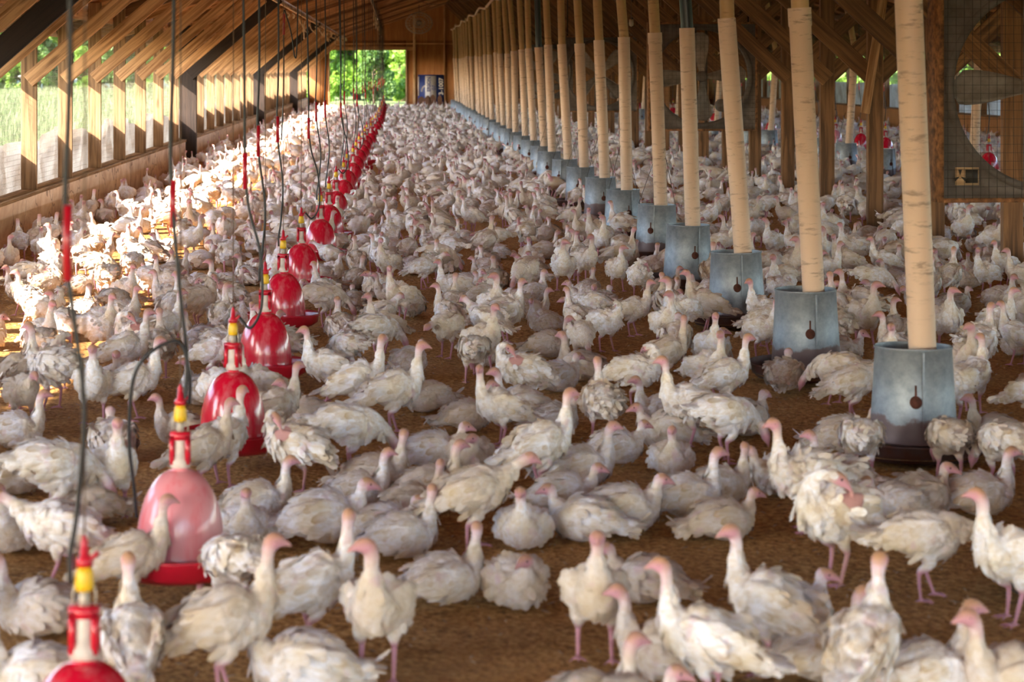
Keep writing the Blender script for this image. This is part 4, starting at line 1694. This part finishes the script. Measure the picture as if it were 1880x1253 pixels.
    # eyes
    if near:
        hd = np.array(neck[4][:3])
        fwd = np.array(neck[6][:3]) - np.array(neck[4][:3])
        fwd /= np.linalg.norm(fwd)
        sdv = np.cross(fwd, (0, 0, 1.0))
        sdv /= np.linalg.norm(sdv)
        for s in (-1, 1):
            c0 = hd + fwd * 0.008 + sdv * s * 0.0185 + np.array((0, 0, 0.004))
            v, fc = loft([c0 - sdv * s * 0.004, c0, c0 + sdv * s * 0.0035], [(.003, .003), (.0048, .0048), (.0015, .0015)], 8, 2)
            VV.append(v)
            FF += [[q + n for q in t_] for t_ in fc]
            k_ = np.zeros((len(v), 4))
            k_[:, 1] = 1
            TK.append(k_)
            n += len(v)
    # layered feathers
    cand = np.where((feath > 0.8) & (co[:, 2] > (0.03 if sit else 0.15)))[0]
    sel = cand[r_.integers(0, len(cand), max(nfeather, 1))]
    order = np.argsort(co[sel, 0])
    sel = sel[order]
    base, nn = co[sel], no[sel]
    flow = np.tile(np.array([-1.0, 0, -0.32]), (len(sel), 1)) + r_.normal(0, 0.16, (len(sel), 3))
    front = base[:, 0] > 0.07
    flow[front] = np.array([-0.5, 0, -1.0]) + r_.normal(0, 0.15, (front.sum(), 3))
    flow -= 0.93 * (flow * nn).sum(1, keepdims=True) * nn
    flow /= np.linalg.norm(flow, axis=1, keepdims=True) + 1e-6
    sd = np.cross(nn, flow)
    onwing = (np.abs(base[:, 1]) > 0.055 * f) & (base[:, 0] < 0.02)
    shoulder = (nn[:, 0] > 0.35) & (np.abs(base[:, 1]) > 0.03)
    tailz = base[:, 0] < -0.14
    Lf = (0.034 + 0.02 * r_.random(len(sel)))
    Lf[onwing] *= 1.55
    Lf[tailz] *= 1.3
    Lf[shoulder] *= 0.45
    Wf = 0.011 + 0.006 * r_.random(len(sel))
    lift = np.where(shoulder, 0.3, 1.0) * 0.003 + 0.0075 * r_.random(len(sel)) ** 3 * spec.get('ruffle', 0.5) * 1.6
    big = 1.0 if near else 1.7
    Lf *= 1.0 if near else 1.35
    Wf *= big
    rows = [(0.0, 0.55, -0.002), (0.45, 1.0, 0.35), (0.85, 0.75, 0.8)]
    fv = []
    for (u, wv, lf) in rows:
        for s in (-1, 0, 1):
            bulge = 0.0025 if s == 0 else 0.0
            fv.append(base + flow * (Lf * u)[:, None] + sd * (s * Wf * wv)[:, None] + nn * ((lift * lf) + bulge if lf > 0 else lf + bulge)[:, None] if lf > 0 else
                      base + flow * (Lf * u)[:, None] + sd * (s * Wf * wv)[:, None] + nn * (lf + bulge))
    fv.append(base + flow * Lf[:, None] + nn * lift[:, None])
    fv = np.stack(fv, 1)  # (nf,10,3)
    if sit:
        fv[:, :, 2] = np.maximum(fv[:, :, 2], 0.004)
    quads = [(0, 1, 4, 3), (1, 2, 5, 4), (3, 4, 7, 6), (4, 5, 8, 7)]
    tris = [(6, 7, 9), (7, 8, 9)]
    for i_ in range(len(sel)):
        o_ = n + i_ * 10
        FF += [[q + o_ for q in t_] for t_ in quads + tris]
    VV.append(fv.reshape(-1, 3))
    k_ = np.zeros((len(sel), 10, 4))
    tint = r_.random(len(sel)) ** 1.6 * (0.5 + 0.45 * onwing)
    for q_, w_ in enumerate([.2, .2, .2, .55, .35, .55, 1, .7, 1, 1.0]):
        k_[:, q_, 3] = tint * w_
    TK.append(k_.reshape(-1, 4))
    VV = np.concatenate(VV).astype(np.float32)
    TK = np.concatenate(TK).astype(np.float32)
    return VV, FF, TK


def tilt(body, deg, f=1.0):
    a = math.radians(deg)
    o = []
    for q in body[:-1]:
        dx, dz = (q[0] - .045) * 0.92, q[2] - .222
        o.append((.045 + dx * math.cos(a) - dz * math.sin(a), 0, .226 + dx * math.sin(a) * 0.9 + dz * math.cos(a), q[3] * f, q[4] * f))
    o.append(body[-1])
    return o


SPECS = {
    'stand': dict(kind='stand', body=tilt(BODY_ST, 18), neck=NECK_UP, txt='standing with its neck up'),
    'stand_l': dict(kind='stand', body=tilt(BODY_ST, 22), neck=yaw_neck(NECK_UP, 55), txt='standing with its head turned'),
    'stand_r': dict(kind='stand', body=tilt(BODY_ST, 14, 0.97), neck=yaw_neck(NECK_UP, -60), step=0.03, txt='standing with its head turned'),
    'walk': dict(kind='stand', body=tilt(BODY_ST, 12), neck=NECK_FWD, step=0.045, txt='walking with its neck forward'),
    'peck': dict(kind='stand', body=widen(BODY_ST, 1.0, 0, -0.22), neck=[(q[0], q[1], q[2] - 0.03 * 1.0, q[3], q[4]) for q in NECK_DOWN], tail=0.0, txt='standing with its head lowered'),
    'reach': dict(kind='stand', body=BODY_ST, neck=NECK_REACH, step=0.03, tail=0.05, txt='stretching its neck forward'),
    'preen': dict(kind='stand', body=widen(BODY_ST, 1.05), neck=[(q[0], q[1], q[2], q[3] * 0.88, q[4] * 0.88) for q in NECK_PREEN], skin0=2.6, f=1.05, wdrop=0.03, tail=-0.9, ruffle=2.2, txt='standing and preening its back'),
    'fluff': dict(kind='stand', body=widen(BODY_ST, 1.14), neck=NECK_UP, f=1.12, wdrop=0.02, tail=0.25, ruffle=2.6, txt='standing with ruffled feathers'),
    'sit': dict(kind='sit', body=BODY_SIT, neck=NECK_SIT, tail=-0.12, f=1.15, txt='sitting with its neck up'),
    'sit_l': dict(kind='sit', body=BODY_SIT, neck=yaw_neck(NECK_SIT, 60), tail=-0.15, f=1.15, txt='sitting with its head turned'),
    'sit_r': dict(kind='sit', body=widen(BODY_SIT, 1.05), neck=yaw_neck(NECK_SITLOW, -55), tail=-0.1, f=1.2, ruffle=1.8, txt='sitting with its head turned'),
    'sit_low': dict(kind='sit', body=BODY_SIT, neck=NECK_SITLOW, tail=-0.1, f=1.15, txt='sitting hunched with its head low'),
}
names = list(SPECS)
near_mesh, mid_np, far_np, tiny_np = {}, {}, {}, {}
for i, k in enumerate(names):
    V, F, T = make_turkey(SPECS[k], 0.0052, 330, 100 + i, True)
    near_mesh[k] = mesh_np('turkey_' + k, V, F, M['turkey'], True, {'tk': ('FLOAT_COLOR', T), 'lp': ('FLOAT_VECTOR', V)})
    mid_np[k] = make_turkey(SPECS[k], 0.0155, 80, 200 + i, False)
    far_np[k] = make_turkey(SPECS[k], 0.026, 20, 300 + i, False)
    tiny_np[k] = make_turkey(SPECS[k], 0.034, 0, 400 + i, False)

# hand-placed foreground birds: photo x of the body, photo y where it meets the litter, pose, heading in degrees (0 right, 90 away, 180 left, 270 to camera), size
HAND = [
    (66, 1165, 'sit', 195, 1.10), (112, 1082, 'walk', 185, 1.10), (240, 1126, 'stand', 12, 0.98), (425, 1138, 'peck', 128, 1.0), (240, 1305, 'stand', 100, 1.05),
    (410, 1285, 'stand', 12, 1.18), (572, 1195, 'stand_l', 20, 1.08), (60, 1300, 'sit', 190, 1.15), (545, 1275, 'sit_low', 185, 1.15), (693, 1248, 'stand_r', 262, 1.12),
    (820, 1105, 'sit_l', 20, 1.05), (948, 1112, 'sit_r', 285, 1.02), (960, 1005, 'sit', 262, 1.0), (1070, 992, 'sit_low', 170, 1.1), (1150, 975, 'sit_low', 5, 1.15),
    (1092, 1212, 'stand', 268, 1.06), (1180, 1105, 'sit_low', 165, 1.0), (868, 1010, 'walk', 15, 1.12), (600, 995, 'sit_low', 5, 1.25), (740, 1022, 'sit_l', 15, 1.05),
    (1420, 1238, 'stand_l', 150, 1.1), (1465, 1170, 'sit_r', 40, 1.05), (1510, 1248, 'sit', 10, 1.1), (1588, 1320, 'stand', 60, 1.1), (1700, 1300, 'sit', 12, 1.2),
    (1865, 1310, 'sit', 190, 1.2), (1300, 1310, 'stand', 165, 1.08), (1215, 1245, 'sit', 170, 1.1), (1085, 1352, 'sit', 15, 1.1), (1150, 1362, 'sit_low', 350, 1.1),
    (1535, 1070, 'preen', 205, 1.25), (1700, 1100, 'reach', 352, 1.08), (1858, 1142, 'stand_r', 205, 1.12), (1330, 990, 'sit_low', 10, 1.0), (1262, 950, 'sit', 12, 1.12),
    (1325, 925, 'sit_l', 15, 1.0), (1480, 975, 'fluff', 195, 1.12), (1540, 905, 'sit', 160, 1.05), (1580, 885, 'peck', 85, 1.0), (1742, 885, 'peck', 95, 1.0),
    (1838, 900, 'peck', 112, 1.05), (1690, 950, 'sit_r', 25, 1.1), (1800, 945, 'sit', 5, 1.1), (1333, 850, 'peck', 20, 1.12), (1268, 825, 'stand', 188, 1.12),
    (1330, 760, 'stand', 10, 1.05), (1212, 785, 'sit', 185, 1.05), (1305, 695, 'stand', 275, 1.0), (1222, 708, 'stand_l', 15, 1.0), (1532, 742, 'peck', 150, 1.0),
    (1565, 775, 'walk', 15, 1.05), (1555, 830, 'sit_low', 0, 1.1), (1400, 618, 'stand', 215, 1.0), (1220, 822, 'sit_low', 180, 1.1), (1232, 872, 'sit', 265, 0.95),
    (992, 908, 'stand', 20, 1.12), (1105, 812, 'fluff', 95, 1.0), (955, 748, 'preen', 165, 1.05), (722, 797, 'stand', 5, 1.15), (602, 740, 'stand', 192, 1.05),
    (645, 872, 'peck', 12, 1.12), (920, 820, 'stand_l', 200, 1.0), (1070, 892, 'sit', 5, 1.12), (800, 862, 'sit_low', 5, 1.1), (860, 868, 'sit_r', 280, 1.0),
    (690, 908, 'sit_l', 5, 1.1), (790, 932, 'sit', 18, 1.1), (660, 935, 'sit', 10, 1.0), (760, 960, 'sit_l', 10, 1.0), (1040, 942, 'sit_low', 0, 1.05),
    (870, 705, 'peck', 92, 1.0), (695, 665, 'peck', 30, 1.05), (96, 752, 'fluff', 160, 1.15), (27, 750, 'stand', 60, 1.05), (230, 705, 'stand', 12, 1.08),
    (215, 725, 'sit', 275, 1.05), (245, 772, 'stand', 8, 1.08), (290, 695, 'fluff', 92, 1.0), (172, 778, 'stand', 275, 1.05), (205, 838, 'sit_low', 100, 1.1),
    (104, 968, 'peck', 25, 1.22), (208, 948, 'stand', 285, 1.05), (410, 892, 'stand', 55, 1.05), (372, 905, 'stand', 20, 1.0), (540, 908, 'preen', 150, 1.08),
    (476, 958, 'sit', 8, 1.05), (446, 1000, 'sit', 280, 0.95), (30, 822, 'sit', 10, 1.1), (150, 960, 'sit_low', 200, 1.05), (505, 820, 'stand', 30, 1.0),
    (560, 790, 'sit', 190, 1.05), (30, 905, 'sit_low', 5, 1.1), (330, 815, 'sit', 200, 1.0), (1135, 850, 'sit_low', 10, 1.0), (1020, 800, 'sit_r', 30, 1.0),
    (480, 770, 'stand_l', 200, 1.0), (860, 790, 'sit', 5, 1.0), (1640, 960, 'sit_low', 200, 1.0), (1825, 820, 'sit', 170, 1.0), (20, 1010, 'sit', 260, 1.1),
    (1430, 905, 'sit_r', 190, 1.05), (710, 1000, 'sit_low', 350, 1.0),
]

birds = []   # x, y, heading, pose, scale
S_ALL = 0.86
for (px, py, pose, hd, s) in HAND:
    x, y = gp(px, py)
    s *= S_ALL
    birds.append((x, y, math.radians(hd), pose, s))

occ = {}


def key(x, y):
    return int(math.floor(x / 0.5)), int(math.floor(y / 0.5))


def can(x, y, dmin):
    kx, ky = key(x, y)
    for a in (-1, 0, 1):
        for b_ in (-1, 0, 1):
            for (u, v) in occ.get((kx + a, ky + b_), ()):
                if (u - x) ** 2 + (v - y) ** 2 < dmin * dmin:
                    return False
    return True


for b_ in birds:
    occ.setdefault(key(b_[0], b_[1]), []).append((b_[0], b_[1]))
feed_near = [(x, y) for x, y in feeders]
obst = {}
for (x, y) in feed_near:
    for a in (-1, 0, 1):
        for b_ in (-1, 0, 1):
            obst.setdefault((key(x, y)[0] + a, key(x, y)[1] + b_), []).append((x, y, 0.44))
for (x, y) in D_data:
    for a in (-1, 0, 1):
        for b_ in (-1, 0, 1):
            obst.setdefault((key(x, y)[0] + a, key(x, y)[1] + b_), []).append((x, y, 0.33))
for y in post_ys:
    for a in (-1, 0, 1):
        for b_ in (-1, 0, 1):
            obst.setdefault((key(4.8, y)[0] + a, key(4.8, y)[1] + b_), []).append((4.8, y, 0.22))
poses_w = [('stand', 12), ('stand_l', 9), ('stand_r', 9), ('walk', 7), ('peck', 8), ('reach', 3), ('preen', 5), ('fluff', 6), ('sit', 13), ('sit_l', 9), ('sit_r', 9), ('sit_low', 10)]
pn = [p for p, w in poses_w]
pw = np.array([w for p, w in poses_w], float)
pw /= pw.sum()
y_a, y_b = 6.0, 84.5
fr = random.Random(4)
tries = 72000
for _ in range(tries):
    u = fr.random()
    Y = math.sqrt(y_a ** 2 + u * (50 ** 2 - y_a ** 2)) if fr.random() < 0.6 else fr.uniform(48, y_b)
    lo = max(-3.25, (-60 - VX) / FPX * Y - 0.8)
    hi = min(12.7, (1945 - VX) / FPX * Y + 1.6)
    X = fr.uniform(lo, hi)
    if Y < 9.6 and (-70 - VX) / FPX * Y < X < (1960 - VX) / FPX * Y:
        continue
    hole = math.sin(X * 1.9 + 1.3 * math.sin(Y * 0.9)) * math.sin(Y * 0.95 + 0.7 * math.sin(X * 1.1)) + 0.35 * math.sin(X * 4.1 + Y * 2.3)
    if hole > 0.72 and fr.random() < 0.85:
        continue
    if not can(X, Y, 0.335 if Y < 20 else 0.375):
        continue
    bad = False
    for (u_, v_, rr_) in obst.get(key(X, Y), ()):
        if (u_ - X) ** 2 + (v_ - Y) ** 2 < rr_ * rr_:
            bad = True
            break
    if bad:
        continue
    if any(abs(Y - q) < 0.3 and X < -3.0 for q in (17.5, 36.5, 55.5, 74.5)):
        continue
    occ.setdefault(key(X, Y), []).append((X, Y))
    pose = pn[int(rng.choice(len(pn), p=pw))]
    hd = fr.uniform(0, 2 * PI)
    if X < -3.0:
        hd = fr.choice([0, PI]) + PI / 2 + fr.uniform(-.4, .4)
    birds.append((X, Y, hd, pose, S_ALL * fr.uniform(0.90, 1.13)))

birds.sort(key=lambda q: q[1])


def in_frame(b_):
    px = VX + b_[0] * FPX / b_[1]
    return -40 < px < 1920 and b_[1] > 5.3


indiv, rest = [], []
for b_ in birds:
    if len(indiv) < 300 and in_frame(b_):
        indiv.append(b_)
    else:
        rest.append(b_)
print('BIRDS', len(birds), 'individual', len(indiv), 'to Y', indiv[-1][1])

# labels
marks = []
for i, (x, y) in enumerate(D_data[:10]):
    marks.append((x, y, 'the pink drinker' if i == 1 else 'the %s red drinker' % ordn(i if i == 0 else i - 1)))
for i, (x, y) in enumerate([(q, w) for q, w in feeders[:6]]):
    marks.append((x, y, 'the %s feeder' % ordn(i)))


def facing(h):
    d = math.degrees(h) % 360
    return ['facing right', 'facing away', 'facing left', 'facing the camera'][int(((d + 45) % 360) // 90)]


keys = {}
info = []
for b_ in indiv:
    x, y, h_, pose, s = b_
    m_ = min(marks, key=lambda q: (q[0] - x) ** 2 + ((q[1] - y) * 0.6) ** 2)
    dx, dy = x - m_[0], y - m_[1]
    if abs(dx) > abs(dy) * 0.5:
        rel = 'right of' if dx > 0 else 'left of'
    else:
        rel = 'behind' if dy > 0 else 'in front of'
    post = SPECS[pose]['txt']
    short = post.split(' with ')[0] if ' with ' in post else post
    kk = (post, facing(h_), rel, m_[2])
    info.append(kk)
    keys.setdefault(kk, []).append(len(info) - 1)
labels = [None] * len(indiv)
for kk, ids in keys.items():
    post, fc, rel, mk = kk
    ids.sort(key=lambda q: math.hypot(indiv[q][0], indiv[q][1]))
    for r_i, q in enumerate(ids):
        post = post.replace('with its ', '').replace('standing and preening its back', 'preening its back').replace('with ruffled feathers', 'ruffled')
        base = 'white turkey %s, %s, %s %s' % (post, fc, rel, mk)
        if len(ids) > 1:
            base = 'white turkey %s, %s, %s %s %s' % (post, fc, ordn(r_i), rel, mk)
        if len(base.split()) > 16:
            base = base.replace('the camera', 'camera')
        labels[q] = base

GROUP = 'white turkeys crowding the litter floor'
for i, (x, y, h_, pose, s) in enumerate(indiv):
    o = link('turkey', near_mesh[pose], None, (x, y, -0.004), (0, 0, h_))
    o.scale = (s * 0.86, s * random.uniform(0.98, 1.08), s)
    tag(o, labels[i], 'turkey', GROUP)


def merge(blist, lib):
    VV, TT, LL, loops, tots = [], [], [], [], []
    n = 0
    cache = {}
    for (x, y, h_, pose, s) in blist:
        V, F, T = lib[pose]
        if pose not in cache:
            cache[pose] = (np.concatenate([np.asarray(f, dtype=np.int32) for f in F]), np.array([len(f) for f in F], dtype=np.int32))
        lo_, to_ = cache[pose]
        c, s_ = math.cos(h_), math.sin(h_)
        W = V * np.array([s * 0.86, s * 1.03, s])
        R = np.stack([W[:, 0] * c - W[:, 1] * s_ + x, W[:, 0] * s_ + W[:, 1] * c + y, W[:, 2] - 0.004], 1)
        VV.append(R.astype(np.float32))
        t = T.copy()
        t[:, 2] = random.random()
        TT.append(t)
        LL.append(V)
        loops.append(lo_ + n)
        tots.append(to_)
        n += len(V)
    return VV, TT, LL, loops, tots


mids = [b_ for b_ in rest if b_[1] < 27]
fars = [b_ for b_ in rest if 27 <= b_[1] < 48]
tinys = [b_ for b_ in rest if b_[1] >= 48]
A1 = merge(mids, mid_np)
A2 = merge(fars, far_np)
A3 = merge(tinys, tiny_np)
nm = sum(len(v) for v in A1[0])
nm2 = nm + sum(len(v) for v in A2[0])
VV = np.concatenate(A1[0] + A2[0] + A3[0])
TT = np.concatenate(A1[1] + A2[1] + A3[1])
LL = np.concatenate(A1[2] + A2[2] + A3[2])
loops = np.concatenate(A1[3] + [q + nm for q in A2[3]] + [q + nm2 for q in A3[3]]).astype(np.int32)
tots = np.concatenate(A1[4] + A2[4] + A3[4]).astype(np.int32)
me = D.meshes.new('turkey_flock')
me.vertices.add(len(VV))
me.vertices.foreach_set('co', VV.ravel())
me.loops.add(len(loops))
me.loops.foreach_set('vertex_index', loops)
me.polygons.add(len(tots))
me.polygons.foreach_set('loop_start', np.concatenate([[0], np.cumsum(tots)[:-1]]).astype(np.int32))
me.polygons.foreach_set('loop_total', tots)
me.polygons.foreach_set('use_smooth', np.ones(len(tots), dtype=bool))
me.materials.append(M['turkey'])
me.update(calc_edges=True)
a = me.attributes.new('tk', 'FLOAT_COLOR', 'POINT')
a.data.foreach_set('color', TT.astype(np.float32).ravel())
a = me.attributes.new('lp', 'FLOAT_VECTOR', 'POINT')
a.data.foreach_set('vector', LL.astype(np.float32).ravel())
o = link('turkey_flock', me)
tag(o, 'dense flock of white turkeys filling the barn floor behind the nearer birds', 'turkeys', None, 'stuff')
print('FLOCK verts', len(VV))

# straw and feather bits on the litter
mb_V, mb_F = [], []
n = 0
for _ in range(2600):
    Y = fr.uniform(5.2, 20)
    X = fr.uniform(-0.2 * Y, 0.3 * Y)
    if X < -3.4 or X > 8:
        continue
    L = fr.uniform(0.006, 0.035)
    w = fr.uniform(0.001, 0.0035)
    a = fr.uniform(0, PI)
    c, s_ = math.cos(a), math.sin(a)
    z = 0.006
    p = [(X - c * L / 2 + s_ * w, Y - s_ * L / 2 - c * w, z), (X + c * L / 2 + s_ * w, Y + s_ * L / 2 - c * w, z + 0.004), (X + c * L / 2 - s_ * w, Y + s_ * L / 2 + c * w, z + 0.004),
         (X - c * L / 2 - s_ * w, Y - s_ * L / 2 + c * w, z), (X, Y, z + 0.006)]
    mb_V += p
    mb_F += [(n, n + 1, n + 4), (n + 1, n + 2, n + 4), (n + 2, n + 3, n + 4), (n + 3, n, n + 4)]
    n += 5
o = link('straw_bits', mesh_np('straw_bits', mb_V, np.array(mb_F), M['straw'], False))
tag(o, 'pale bits of straw and feather scattered on the brown litter', 'litter bits', None, 'stuff')
